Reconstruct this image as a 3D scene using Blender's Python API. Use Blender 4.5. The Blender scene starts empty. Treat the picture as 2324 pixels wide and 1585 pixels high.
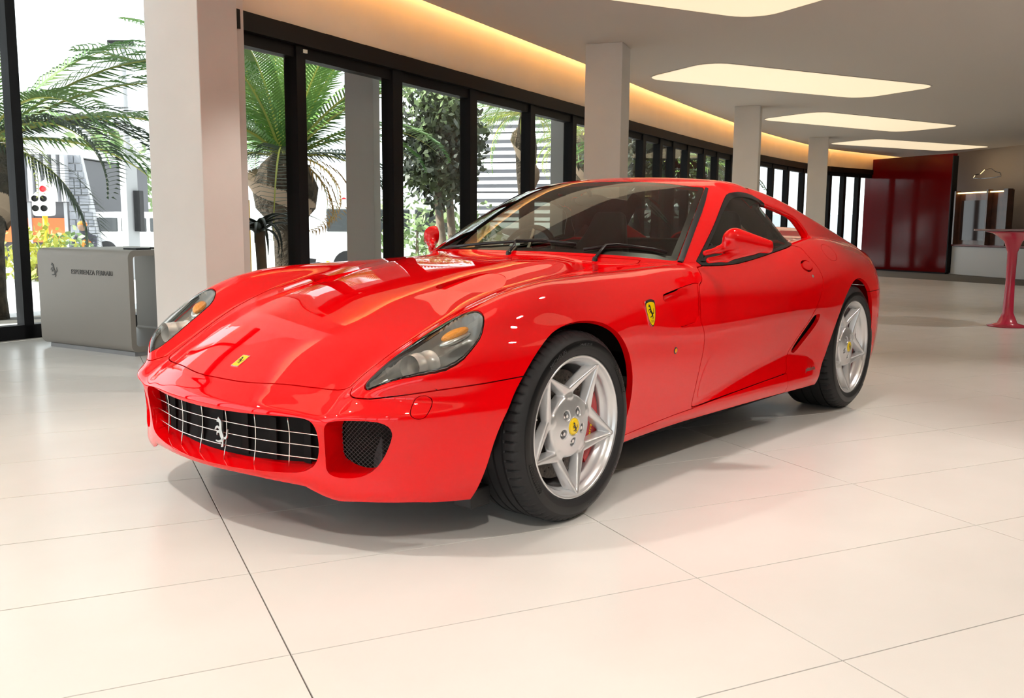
import bpy, bmesh, math, random
import numpy as np
from mathutils import Matrix, Vector
random.seed(7); rng=np.random.default_rng(7)
C_=bpy.context.scene.collection
PI=math.pi
# ---------------------------------------------------------------- camera
CAMP=(-2.60427961,-2.76448968,1.03421259)
def cam_axes(yaw,pitch,roll):
    f=np.array([math.cos(yaw)*math.cos(pitch),math.sin(yaw)*math.cos(pitch),-math.sin(pitch)])
    r=np.array([math.sin(yaw),-math.cos(yaw),0.]); u=np.cross(r,f); c,s=math.cos(roll),math.sin(roll)
    return c*r+s*u,-s*r+c*u,f
_r,_u,_f=cam_axes(.683320057,.131796699,.0070814567)
cam=bpy.data.cameras.new('camera'); co=bpy.data.objects.new('camera',cam); C_.objects.link(co)
co.matrix_world=Matrix(((_r[0],_u[0],-_f[0],CAMP[0]),(_r[1],_u[1],-_f[1],CAMP[1]),(_r[2],_u[2],-_f[2],CAMP[2]),(0,0,0,1)))
cam.sensor_width=36; cam.lens=2093.70785/2324*36; cam.clip_end=500
bpy.context.scene.camera=co
# ---------------------------------------------------------------- sky, sun, exposure
SKY=2.6; SUN=9.0; EXPO=0.0
sc=bpy.context.scene
sc.view_settings.view_transform='Standard'; sc.view_settings.look='None'; sc.view_settings.gamma=1; sc.view_settings.exposure=EXPO
try: sc.view_settings.use_curve_mapping=False
except Exception: pass
w=bpy.data.worlds.new('world'); sc.world=w; w.use_nodes=True
bg=w.node_tree.nodes['Background']; bg.inputs[0].default_value=(.93,.96,1,1); bg.inputs[1].default_value=SKY
def lamp(name,kind,loc,rot,energy,color,**k):
    l=bpy.data.lights.new(name,kind); l.energy=energy; l.color=color
    for a,b in k.items(): setattr(l,a,b)
    o=bpy.data.objects.new(name,l); o.location=loc; o.rotation_euler=rot; C_.objects.link(o); return o
q=Vector((.60,-.36,-.72)).to_track_quat('-Z','Y').to_euler()
lamp('sun','SUN',(0,0,20),q,SUN,(1,.96,.88),angle=.01)
COVE_E=34.0; PANEL_E=.80; SPOT=.78
for i,(x,y,tx,ty,e,sz) in enumerate([(-2.6,-2.9,-1.6,-2.6,240,88),(.9,-3.0,.6,-2.5,220,84),(4.2,-2.8,3.8,-2.4,220,84),(-1.9,.5,-1.0,.2,200,84),(1.6,-.9,1.5,-.6,150,80),(-5.0,-3.8,-3.8,-3.4,220,90),(-3.6,2.4,-2.4,2.0,170,90),(8.6,-2.2,8.2,-1.4,150,84),(13.5,-1.,13.5,0,80,90),(1.9,.7,1.0,2.3,150,60),(5.6,-4.6,5.6,-4.4,260,90),(9.5,-5.5,9.5,-5.2,230,95)]):
    d=Vector((tx-x,ty-y,-2.84)); lamp('spot_lamp','SPOT',(x,y,2.84),d.to_track_quat('-Z','Y').to_euler(),e*SPOT,(1,.93,.84),spot_size=math.radians(sz),spot_blend=.55,shadow_soft_size=.07)
# ---------------------------------------------------------------- helpers
def mat(name,color=(.8,.8,.8),rough=.5,metal=0,spec=.5,coat=0,coat_rough=.03,trans=0,ior=1.45,emit=None,estr=0,noise=None,bump=None,sheen=0):
    m=bpy.data.materials.new(name); m.use_nodes=True; nt=m.node_tree; b=nt.nodes['Principled BSDF']
    b.inputs['Base Color'].default_value=(*color,1); b.inputs['Roughness'].default_value=rough; b.inputs['Metallic'].default_value=metal
    b.inputs['Specular IOR Level'].default_value=spec; b.inputs['Coat Weight'].default_value=coat; b.inputs['Coat Roughness'].default_value=coat_rough
    b.inputs['Transmission Weight'].default_value=trans; b.inputs['IOR'].default_value=ior
    if emit: b.inputs['Emission Color'].default_value=(*emit,1); b.inputs['Emission Strength'].default_value=estr
    if noise:   # (scale, second colour, contrast lo, hi)
        tc=nt.nodes.new('ShaderNodeTexCoord'); n=nt.nodes.new('ShaderNodeTexNoise'); n.inputs['Scale'].default_value=noise[0]; n.inputs['Detail'].default_value=5
        r=nt.nodes.new('ShaderNodeValToRGB'); r.color_ramp.elements[0].position=noise[2]; r.color_ramp.elements[1].position=noise[3]
        r.color_ramp.elements[0].color=(*color,1); r.color_ramp.elements[1].color=(*noise[1],1)
        nt.links.new(tc.outputs['Object'],n.inputs['Vector']); nt.links.new(n.outputs[0],r.inputs[0]); nt.links.new(r.outputs[0],b.inputs['Base Color'])
    if bump:    # (scale, strength, distance)
        tc=nt.nodes.new('ShaderNodeTexCoord'); n=nt.nodes.new('ShaderNodeTexNoise'); n.inputs['Scale'].default_value=bump[0]; n.inputs['Detail'].default_value=4
        bp=nt.nodes.new('ShaderNodeBump'); bp.inputs['Strength'].default_value=bump[1]; bp.inputs['Distance'].default_value=bump[2]
        nt.links.new(tc.outputs['Object'],n.inputs['Vector']); nt.links.new(n.outputs[0],bp.inputs['Height']); nt.links.new(bp.outputs[0],b.inputs['Normal'])
    return m
def glass(name,tint=(1,1,1),ior=1.5,rough=0.0,dark=None):
    """thin pane: tinted see-through film with a Fresnel reflection"""
    m=bpy.data.materials.new(name); m.use_nodes=True; nt=m.node_tree; nt.nodes.remove(nt.nodes['Principled BSDF']); out=nt.nodes['Material Output']
    t=nt.nodes.new('ShaderNodeBsdfTransparent'); t.inputs[0].default_value=(*tint,1); g=nt.nodes.new('ShaderNodeBsdfGlossy'); g.inputs[1].default_value=rough
    f=nt.nodes.new('ShaderNodeFresnel'); gm=nt.nodes.new('ShaderNodeNewGeometry'); mx=nt.nodes.new('ShaderNodeMix'); mx.inputs[2].default_value=ior; mx.inputs[3].default_value=1/ior; nt.links.new(gm.outputs['Backfacing'],mx.inputs[0]); nt.links.new(mx.outputs[0],f.inputs[0]); x=nt.nodes.new('ShaderNodeMixShader')
    nt.links.new(f.outputs[0],x.inputs[0]); nt.links.new(t.outputs[0],x.inputs[1]); nt.links.new(g.outputs[0],x.inputs[2]); nt.links.new(x.outputs[0],out.inputs[0])
    return m
def link(o,parent=None):
    C_.objects.link(o)
    if parent is not None: o.parent=parent
    return o
def empty(name,loc=(0,0,0),rz=0,parent=None):
    o=bpy.data.objects.new(name,None); o.location=loc; o.rotation_euler=(0,0,rz); o.empty_display_size=.1; return link(o,parent)
def tag(o,label=None,cat=None,group=None,kind=None):
    if label: o['label']=label
    if cat: o['category']=cat
    if group: o['group']=group
    if kind: o['kind']=kind
    return o
def mesh_np(name,V,T,N=None,m=None,parent=None,smooth=True):
    me=bpy.data.meshes.new(name); V=np.ascontiguousarray(V,np.float32); T=np.ascontiguousarray(T,np.int32)
    me.vertices.add(len(V)); me.vertices.foreach_set('co',V.ravel()); k=T.shape[1]
    me.loops.add(T.size); me.loops.foreach_set('vertex_index',T.ravel()); me.polygons.add(len(T))
    me.polygons.foreach_set('loop_start',np.arange(0,T.size,k,dtype=np.int32)); me.polygons.foreach_set('loop_total',np.full(len(T),k,np.int32))
    me.polygons.foreach_set('use_smooth',np.full(len(T),smooth)); me.update(calc_edges=True); me.validate()
    if N is not None:
        try: me.normals_split_custom_set_from_vertices(np.asarray(N,np.float32).tolist())
        except Exception as e: print('normals',name,e)
    if m: me.materials.append(m)
    return link(bpy.data.objects.new(name,me),parent)
class MB:
    """collects simple solids into one bmesh"""
    def __init__(s): s.bm=bmesh.new()
    def box(s,lo,hi,M=None,bev=0):
        lo,hi=Vector(lo),Vector(hi); r=bmesh.ops.create_cube(s.bm,size=1); vs=r['verts']
        for v in vs:
            v.co=Vector(((v.co.x+.5)*(hi.x-lo.x)+lo.x,(v.co.y+.5)*(hi.y-lo.y)+lo.y,(v.co.z+.5)*(hi.z-lo.z)+lo.z))
        if bev>0:
            es=list({e for v in vs for e in v.link_edges}); b=bmesh.ops.bevel(s.bm,geom=es,offset=bev,segments=2,affect='EDGES',profile=.6); vs=b['verts'] 
            vs=list({v for f in b['faces'] for v in f.verts}|set(v for v in vs if v.is_valid))
        if M is not None:
            seen=set(); st=list(v for v in vs if v.is_valid)
            allv=set()
            while st:
                v=st.pop()
                if v in allv: continue
                allv.add(v); st+=[e.other_vert(v) for e in v.link_edges]
            for v in allv: v.co=M@v.co
        return s
    def tube(s,pts,rad,seg=10,cap=True,flat=None):
        pts=[Vector(p) for p in pts]; n=len(pts); rad=[rad]*n if isinstance(rad,(int,float)) else list(rad); rings=[]
        up=None
        for i,p in enumerate(pts):
            t=(pts[min(i+1,n-1)]-pts[max(i-1,0)]).normalized()
            if up is None: up=Vector((0,0,1)) if abs(t.z)<.9 else Vector((1,0,0))
            a=(up-t*up.dot(t)).normalized(); up=a; b=t.cross(a)
            fl=flat if flat else (1,1)
            rings.append([s.bm.verts.new(p+a*(math.cos(2*PI*k/seg)*rad[i]*fl[0])+b*(math.sin(2*PI*k/seg)*rad[i]*fl[1])) for k in range(seg)])
        for A,B in zip(rings,rings[1:]):
            for k in range(seg): s.bm.faces.new((A[k],A[(k+1)%seg],B[(k+1)%seg],B[k]))
        if cap:
            s.bm.faces.new(rings[0][::-1]); s.bm.faces.new(rings[-1])
        return s
    def lathe(s,prof,seg=48,M=None,close=False):
        """prof: (radius, height) list turned round z"""
        R=[[s.bm.verts.new((r*math.cos(2*PI*k/seg),r*math.sin(2*PI*k/seg),z)) for k in range(seg)] for r,z in prof]
        P=list(zip(R,R[1:]))+([(R[-1],R[0])] if close else [])
        for A,B in P:
            for k in range(seg): s.bm.faces.new((A[k],A[(k+1)%seg],B[(k+1)%seg],B[k]))
        if not close:
            for q,fl in ((0,True),(-1,False)):
                if prof[q][0]>1e-5 and prof[q][0]<.02+0*1: pass
        if M is not None:
            for r in R:
                for v in r: v.co=M@v.co
        return s
    def prism(s,poly,z0,z1,M=None):
        A=[s.bm.verts.new((x,y,z0)) for x,y in poly]; B=[s.bm.verts.new((x,y,z1)) for x,y in poly]; n=len(poly)
        s.bm.faces.new(A[::-1]); s.bm.faces.new(B)
        for k in range(n): s.bm.faces.new((A[k],A[(k+1)%n],B[(k+1)%n],B[k]))
        if M is not None:
            for v in A+B: v.co=M@v.co
        return s
    def quad(s,*p):
        s.bm.faces.new([s.bm.verts.new(q) for q in p]); return s
    def sphere(s,c,r,seg=16,sc=(1,1,1),M=None):
        q=bmesh.ops.create_uvsphere(s.bm,u_segments=seg,v_segments=max(6,seg//2),radius=r)
        for v in q['verts']: v.co=Vector((v.co.x*sc[0],v.co.y*sc[1],v.co.z*sc[2])); v.co=(M@v.co if M is not None else v.co)+Vector(c)
        return s
    def obj(s,name,m=None,parent=None,smooth=False,auto=None):
        bmesh.ops.recalc_face_normals(s.bm,faces=s.bm.faces)
        me=bpy.data.meshes.new(name); s.bm.to_mesh(me); s.bm.free()
        if smooth or auto:
            me.polygons.foreach_set('use_smooth',[True]*len(me.polygons))
            if auto: me.set_sharp_from_angle(angle=math.radians(auto))
        if m: me.materials.append(m)
        return link(bpy.data.objects.new(name,me),parent)
def text_mesh(body,size,extr=.0008,align='CENTER',shear=0,space=1.0,res=2):
    c=bpy.data.curves.new('text','FONT'); c.body=body; c.size=size; c.extrude=extr; c.align_x=align; c.align_y='CENTER'; c.shear=shear; c.space_character=space; c.resolution_u=res
    o=bpy.data.objects.new('text',c); C_.objects.link(o); dg=bpy.context.evaluated_depsgraph_get(); dg.update()
    me=bpy.data.meshes.new_from_object(o.evaluated_get(dg)); bpy.data.objects.remove(o); bpy.data.curves.remove(c); return me
HORSE=[[(.24,.98),(.29,.93),(.38,.91),(.46,.83),(.50,.72),(.52,.60),(.58,.50),(.66,.42),(.72,.34),(.71,.24),(.63,.20),(.55,.25),(.46,.34),(.40,.42),(.36,.52),(.36,.62),(.35,.72),(.31,.78),(.25,.80),(.17,.77),(.13,.81),(.19,.89)],
[(.38,.64),(.22,.67),(.10,.59),(.06,.46),(.10,.45),(.15,.54),(.24,.59),(.38,.54)],
[(.40,.53),(.27,.50),(.20,.42),(.23,.32),(.28,.33),(.27,.41),(.34,.43),(.43,.42)],
[(.66,.34),(.61,.19),(.66,.09),(.58,.02),(.58,-.02),(.71,.0),(.74,.09),(.70,.19),(.74,.30)],
[(.60,.28),(.50,.21),(.36,.15),(.22,.16),(.18,.11),(.36,.09),(.54,.12),(.66,.2)],
[(.70,.37),(.80,.37),(.86,.46),(.84,.57),(.93,.71),(.90,.55),(.95,.44),(.87,.32),(.76,.28)]]
def horse_mesh(h,t=.001,flip=False,puff=False):
    """prancing horse silhouette, height h, standing in the xy plane"""
    b=MB()
    for L in HORSE:
        q=chaikin(L,2); q=(q-np.array([.5,.48]))*h*np.array([.86*(-1 if flip else 1),1])
        b.prism([tuple(p) for p in (q[::-1] if flip else q)],-t if puff else 0,t)
    return b
# ---------------------------------------------------------------- car body maths (numpy only)
import numpy as np
def pchip(xs, ys, xq):
    xs=np.asarray(xs,float); ys=np.asarray(ys,float); h=np.diff(xs); d=np.diff(ys)/h
    m=np.zeros(len(xs))
    if len(xs)==2: m[:]=d[0]
    else:
        w1=2*h[1:]+h[:-1]; w2=h[1:]+2*h[:-1]
        ok=d[:-1]*d[1:]>0
        with np.errstate(divide='ignore',invalid='ignore'):
            mm=(w1+w2)/(w1/d[:-1]+w2/d[1:])
        m[1:-1]=np.where(ok,mm,0); m[0]=d[0]; m[-1]=d[-1]
    i=np.clip(np.searchsorted(xs,xq)-1,0,len(xs)-2); t=(xq-xs[i])/h[i]
    tc=np.clip(t,0,1); a=tc*tc*(3-2*tc); 
    v=ys[i]*(1-a)+ys[i+1]*a+h[i]*(m[i]*tc*(1-tc)**2-m[i+1]*tc*tc*(1-tc))
    return v+np.where(t<0,m[i]*h[i]*t,0)+np.where(t>1,m[i+1]*h[i]*(t-1),0)
def akima(xs, ys, xq):
    xs=np.asarray(xs,float); ys=np.asarray(ys,float); n=len(xs)
    if n<3: return pchip(xs,ys,xq)
    h=np.diff(xs); d=np.diff(ys)/h
    dd=np.r_[3*d[0]-2*d[1],2*d[0]-d[1],d,2*d[-1]-d[-2],3*d[-1]-2*d[-2]]
    w1=np.abs(dd[3:]-dd[2:-1])+np.abs(dd[3:]+dd[2:-1])*.5+1e-9; w2=np.abs(dd[1:-2]-dd[:-3])+np.abs(dd[1:-2]+dd[:-3])*.5+1e-9
    m=(w1*dd[1:-2]+w2*dd[2:-1])/(w1+w2)
    i=np.clip(np.searchsorted(xs,xq)-1,0,n-2); t=(xq-xs[i])/h[i]; tc=np.clip(t,0,1)
    a=tc*tc*(3-2*tc)
    v=ys[i]*(1-a)+ys[i+1]*a+h[i]*(m[i]*tc*(1-tc)**2-m[i+1]*tc*tc*(1-tc))
    return v+np.where(t<0,m[i]*h[i]*t,0)+np.where(t>1,m[i+1]*h[i]*(t-1),0)
def gsm(A, sg, ax):
    r=int(3*sg)+1; k=np.exp(-.5*(np.arange(-r,r+1)/sg)**2); k/=k.sum()
    A=np.moveaxis(A,ax,0)
    n=len(A); lo=A[0]+(A[0]-A[1])*np.arange(r,0,-1).reshape((-1,)+(1,)*(A.ndim-1)); hi=A[-1]+(A[-1]-A[-2])*np.arange(1,r+1).reshape((-1,)+(1,)*(A.ndim-1))
    P=np.concatenate([lo,A,hi]); out=sum(k[j]*P[j:j+n] for j in range(2*r+1))
    return np.moveaxis(out,0,ax)
class Tab:
    """smooth 2D table v(a,b) on a regular 1 cm grid"""
    def __init__(s, rows, a0,a1,b0,b1, sym=False, sa=2., sb=2., h=.01):
        s.a0,s.b0,s.h=a0,b0,h
        ag=np.arange(a0,a1+h/2,h); bg=np.arange(b0,b1+h/2,h)
        ks=sorted(rows); M=[]
        for k in ks:
            p=rows[k]; xb=[q[0] for q in p]; yb=[q[1] for q in p]
            if sym: xb=[-q for q in xb[:0:-1]]+xb; yb=yb[:0:-1]+yb
            M.append(akima(xb,yb,bg))
        M=np.array(M); V=np.empty((len(ag),len(bg)))
        for j in range(len(bg)): V[:,j]=akima(ks,M[:,j],ag)
        s.V=gsm(gsm(V,sa,0),sb,1); s.fin()
    def fin(s):
        ga,gb=np.gradient(s.V,s.h); s.G=np.sqrt(1+ga**2+gb**2)
    def samp(s, a, b, A=None):
        A=s.V if A is None else A
        fa=np.clip((a-s.a0)/s.h,1,A.shape[0]-3.001); fb=np.clip((b-s.b0)/s.h,1,A.shape[1]-3.001)
        i=fa.astype(int); j=fb.astype(int); u=fa-i; v=fb-j
        def w(t): return ((1-t)**3/6,(3*t**3-6*t*t+4)/6,(-3*t**3+3*t*t+3*t+1)/6,t**3/6)
        wu=w(u); wv=w(v); r=0
        for p in range(4):
            q=0
            for o in range(4): q=q+wv[o]*A[i+p-1,j+o-1]
            r=r+wu[p]*q
        return r
def smax(a,b,k):
    h=np.maximum(k-np.abs(a-b),0)/k
    return np.maximum(a,b)+h*h*k*.25
def smin(a,b,k): return -smax(-a,-b,k)

# top heights T(x, s)
TT={
-1.10:[(0,.33),(.25,.325),(.42,.30),(.53,.28),(.62,.30),(.72,.30),(.85,.28),(1.05,.22)],
-.86:[(0,.472),(.25,.46),(.42,.43),(.53,.405),(.62,.43),(.72,.43),(.85,.40),(1.05,.33)],
-.80:[(0,.508),(.25,.497),(.42,.468),(.53,.440),(.62,.475),(.72,.475),(.85,.445),(1.05,.38)],
-.68:[(0,.583),(.25,.571),(.42,.543),(.53,.519),(.615,.551),(.70,.555),(.80,.535),(.92,.49),(1.05,.44)],
-.56:[(0,.641),(.25,.632),(.42,.608),(.54,.587),(.615,.622),(.70,.641),(.816,.618),(.92,.56),(1.05,.47)],
-.44:[(0,.690),(.25,.683),(.42,.664),(.556,.648),(.645,.688),(.73,.708),(.846,.692),(.92,.645),(1.05,.53)],
-.34:[(0,.723),(.25,.717),(.42,.702),(.568,.692),(.66,.733),(.75,.759),(.82,.752),(.91,.70),(1.05,.58)],
-.15:[(0,.780),(.22,.778),(.34,.771),(.45,.757),(.588,.757),(.67,.795),(.76,.820),(.84,.808),(.93,.745),(1.05,.61)],
.06:[(0,.828),(.22,.827),(.34,.820),(.45,.803),(.59,.803),(.68,.833),(.76,.848),(.85,.832),(.94,.76),(1.05,.63)],
.30:[(0,.870),(.22,.870),(.36,.863),(.48,.843),(.6,.838),(.69,.852),(.76,.858),(.85,.838),(.94,.77),(1.05,.64)],
.60:[(0,.905),(.22,.905),(.38,.898),(.50,.876),(.6,.868),(.69,.867),(.76,.866),(.85,.847),(.94,.785),(1.05,.66)],
.95:[(0,.92),(.25,.915),(.42,.90),(.6,.885),(.70,.88),(.79,.876),(.87,.85),(.94,.80),(1.05,.68)],
1.3:[(0,.90),(.42,.89),(.7,.879),(.79,.872),(.87,.845),(.94,.795),(1.05,.68)],
1.7:[(0,.90),(.42,.89),(.7,.885),(.8,.876),(.88,.85),(.95,.795),(1.05,.68)],
2.1:[(0,.92),(.42,.925),(.6,.935),(.75,.945),(.84,.932),(.92,.88),(1.0,.78),(1.05,.71)],
2.5:[(0,.935),(.42,.94),(.6,.955),(.72,.975),(.80,.986),(.87,.968),(.94,.90),(1.0,.80),(1.05,.72)],
2.9:[(0,.955),(.42,.952),(.6,.945),(.72,.96),(.79,.962),(.86,.93),(.93,.85),(1.0,.74),(1.05,.66)],
3.2:[(0,.98),(.42,.97),(.6,.945),(.72,.945),(.79,.93),(.86,.885),(.93,.80),(1.05,.62)],
3.5:[(0,1.035),(.42,1.01),(.6,.95),(.72,.90),(.8,.855),(.9,.75),(1.05,.57)],
3.9:[(0,1.08),(.42,1.05),(.6,.90),(.72,.83),(.8,.76),(.9,.66),(1.05,.5)]}
# half widths W(x, z)
WW={
-.7:[(.05,.66),(.15,.72),(.25,.78),(.35,.79),(.45,.80),(.55,.80),(.65,.77),(.8,.68),(1,.5)],
-.5:[(.05,.76),(.15,.81),(.25,.865),(.35,.882),(.45,.90),(.55,.905),(.65,.885),(.8,.79),(1,.60)],
-.35:[(.05,.84),(.15,.885),(.25,.925),(.35,.938),(.45,.948),(.55,.952),(.62,.948),(.7,.922),(.8,.85),(1,.66)],
-.1:[(.05,.90),(.15,.93),(.25,.945),(.45,.96),(.62,.966),(.7,.957),(.78,.928),(.86,.865),(1,.72)],
.1:[(.05,.90),(.15,.925),(.25,.94),(.45,.957),(.62,.964),(.7,.958),(.78,.932),(.86,.875),(1,.74)],
.4:[(.05,.86),(.15,.888),(.25,.905),(.35,.918),(.45,.929),(.55,.937),(.62,.940),(.7,.937),(.78,.918),(.86,.87),(1,.74)],
.8:[(.05,.845),(.15,.872),(.25,.888),(.35,.902),(.45,.914),(.55,.923),(.62,.924),(.7,.914),(.78,.895),(.86,.857),(1,.74)],
1.3:[(.05,.85),(.15,.876),(.25,.891),(.35,.905),(.45,.917),(.55,.926),(.62,.926),(.7,.914),(.78,.892),(.86,.853),(1,.75)],
1.8:[(.05,.86),(.15,.888),(.25,.903),(.35,.918),(.45,.933),(.55,.944),(.62,.945),(.7,.933),(.78,.908),(.86,.872),(1,.78)],
2.25:[(.05,.89),(.15,.925),(.25,.942),(.35,.956),(.45,.968),(.55,.976),(.62,.977),(.7,.969),(.78,.950),(.86,.918),(.95,.862),(1.1,.75)],
2.65:[(.05,.90),(.15,.935),(.25,.952),(.45,.975),(.62,.983),(.7,.979),(.78,.963),(.86,.933),(.95,.872),(1.1,.75)],
3.1:[(.05,.86),(.15,.90),(.25,.928),(.45,.952),(.62,.957),(.7,.949),(.78,.93),(.86,.885),(.95,.81),(1.1,.7)],
3.5:[(.05,.78),(.25,.865),(.45,.892),(.62,.895),(.7,.885),(.78,.86),(.86,.81),(1.1,.62)],
3.9:[(.05,.68),(.25,.77),(.45,.80),(.62,.80),(.78,.76),(1.1,.55)]}
# nose N(z, s)
NN={
.04:[(0,-.72),(.3,-.70),(.5,-.65),(.65,-.57),(.77,-.45),(.86,-.28),(.95,-.03),(1.05,.3)],
.13:[(0,-.80),(.3,-.775),(.5,-.735),(.65,-.655),(.77,-.535),(.86,-.36),(.95,-.07),(1.05,.3)],
.19:[(0,-.850),(.272,-.824),(.36,-.808),(.45,-.790),(.53,-.772),(.62,-.737),(.70,-.69),(.78,-.605),(.87,-.43),(.95,-.2),(1.05,.1)],
.235:[(0,-.885),(.2,-.868),(.332,-.836),(.458,-.80),(.53,-.775),(.608,-.742),(.70,-.687),(.78,-.61),(.87,-.465),(.95,-.25),(1.05,.05)],
.30:[(0,-.872),(.25,-.850),(.4,-.812),(.5,-.783),(.62,-.738),(.72,-.673),(.82,-.57),(.9,-.43),(.96,-.27),(1.05,0)],
.36:[(0,-.866),(.25,-.848),(.4,-.81),(.5,-.788),(.62,-.752),(.72,-.685),(.82,-.575),(.9,-.435),(.96,-.28),(1.05,0)],
.43:[(0,-.872),(.25,-.852),(.4,-.820),(.5,-.80),(.62,-.768),(.72,-.70),(.82,-.585),(.9,-.44),(.96,-.29),(1.05,0)],
.455:[(0,-.870),(.25,-.850),(.4,-.817),(.5,-.798),(.62,-.770),(.72,-.70),(.82,-.588),(.9,-.445),(.96,-.29),(1.05,0)],
.498:[(0,-.835),(.26,-.812),(.384,-.79),(.53,-.752),(.62,-.722),(.72,-.658),(.80,-.580),(.87,-.48),(.93,-.345),(1.05,0)],
.58:[(0,-.83),(.26,-.81),(.4,-.79),(.53,-.755),(.62,-.727),(.70,-.68),(.77,-.625),(.82,-.57),(.88,-.455),(.94,-.28),(1.05,.1)],
.65:[(0,-.83),(.26,-.81),(.4,-.79),(.53,-.75),(.62,-.71),(.70,-.66),(.78,-.59),(.835,-.518),(.88,-.41),(.94,-.22),(1.05,.2)],
.72:[(0,-.83),(.26,-.81),(.4,-.79),(.53,-.75),(.62,-.69),(.70,-.62),(.78,-.52),(.835,-.42),(.88,-.28),(.94,-.05),(1.05,.35)],
1.4:[(0,-.83),(.26,-.81),(.4,-.79),(.53,-.75),(.62,-.69),(.70,-.62),(.78,-.52),(.835,-.42),(.88,-.28),(.94,-.05),(1.05,.35)]}
# tail R(z, s)
RR={
.1:[(0,3.52),(.5,3.48),(.8,3.36),(.95,3.2),(1.05,3.0)],
.4:[(0,3.68),(.5,3.64),(.8,3.5),(.95,3.3),(1.05,3.1)],
.7:[(0,3.70),(.5,3.66),(.8,3.52),(.95,3.3),(1.05,3.1)],
.9:[(0,3.69),(.5,3.65),(.8,3.49),(.95,3.25),(1.05,3.0)],
1.4:[(0,3.69),(.5,3.65),(.8,3.49),(.95,3.25),(1.05,3.0)]}
# roof profile and side glass
PU=[-.5,.2,.45,.62,.8,1.0,1.2,1.35,1.5,1.7,1.9,2.1,2.4,2.7,3.0,3.3,4.0]
PZ=[.3,.71,.852,.938,1.028,1.117,1.196,1.245,1.280,1.302,1.304,1.290,1.225,1.13,1.02,.93,.7]
GG={
.2:[(.6,.96),(.85,.85),(.95,.805),(1.05,.752),(1.15,.692),(1.22,.643),(1.3,.575),(1.45,.44)],
.8:[(.6,.95),(.85,.838),(.95,.793),(1.05,.740),(1.15,.682),(1.22,.635),(1.3,.57),(1.45,.43)],
1.2:[(.6,.945),(.85,.835),(.95,.790),(1.05,.738),(1.15,.682),(1.22,.636),(1.3,.572),(1.45,.43)],
1.7:[(.6,.95),(.85,.838),(.95,.793),(1.05,.742),(1.15,.686),(1.22,.640),(1.3,.575),(1.45,.43)],
2.2:[(.6,.95),(.85,.83),(.95,.785),(1.05,.735),(1.15,.678),(1.22,.632),(1.3,.565),(1.45,.42)],
2.7:[(.6,.93),(.85,.815),(.95,.77),(1.05,.72),(1.15,.66),(1.22,.612),(1.3,.55),(1.45,.41)],
3.2:[(.6,.90),(.85,.79),(.95,.75),(1.05,.70),(1.15,.64),(1.22,.59),(1.3,.53),(1.45,.4)],
3.9:[(.6,.85),(.85,.75),(.95,.71),(1.05,.66),(1.15,.60),(1.22,.55),(1.3,.49),(1.45,.36)]}
BX=[1.6,1.8,1.95,2.1,2.4,2.66,2.9,3.1,3.3,3.6]
BZ=[1.270,1.268,1.260,1.244,1.186,1.114,1.046,.990,.93,.82]      # blade (buttress) top edge
LX=[1.6,1.9,2.03,2.2,2.35,2.43,2.48,2.52,2.6,3.0]
LZ=[1.20,1.18,1.158,1.128,1.10,1.075,1.03,.95,.80,.6]            # blade lower edge
class Body: pass
def make_tabs():
    B=Body()
    B.T=Tab(TT,-1.1,3.9,-1.05,1.05,True,3.5,2.2)
    B.W=Tab(WW,-1.1,3.9,.05,1.45,False,5.,2.5)
    B.N=Tab(NN,.04,1.4,-1.05,1.05,True,1.1,2.6)
    B.R=Tab(RR,.04,1.4,-1.05,1.05,True)
    B.G=Tab(GG,-1.1,3.9,.3,1.45,False)
    xg=np.arange(-1.1,3.905,.01)[:B.W.V.shape[0],None]; zg=np.arange(.05,1.455,.01)[None,:B.W.V.shape[1]]
    zc=np.interp(xg,[.3,.9,1.22,1.53,1.9,2.1,2.3],[.255,.262,.316,.362,.408,.38,.30]); on=np.clip((xg-.25)/.15,0,1)*np.clip((2.35-xg)/.2,0,1)
    bl=np.clip((.64-zg)/np.maximum(.64-zc,.05),0,1); bl=bl*bl*(3-2*bl)
    B.W.V+=gsm(on*(.33*np.clip(zc-np.maximum(zg,.245),0,1)-.33*.45*(zc-.245)*bl-.35*np.clip(.245-zg,0,1)),1.,1); B.W.fin()
    # roof
    R=Tab({0:[(0,0),(1,0)],1:[(0,0),(1,0)]},-1.1,3.9,-1.05,1.05)
    xg=np.arange(-1.1,3.905,.01)[:R.V.shape[0]]; sg=np.abs(np.arange(-1.05,1.055,.01))[:R.V.shape[1]]
    X,S=np.meshgrid(xg,sg,indexing='ij')
    w=1-np.clip((X-1.45)/.75,0,1); w=w*w*(3-2*w)
    R.V=akima(PU,PZ,(X-.66*S*S*w).ravel()).reshape(X.shape)-.06*S*S-.10*S**4
    R.V=gsm(gsm(R.V,2.5,0),2.5,1); R.fin(); B.Rf=R
    B.bz=gsm(akima(BX,BZ,xg),3,0); B.lz=gsm(akima(LX,LZ,xg),1.5,0); B.xg=xg
    return B
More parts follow.
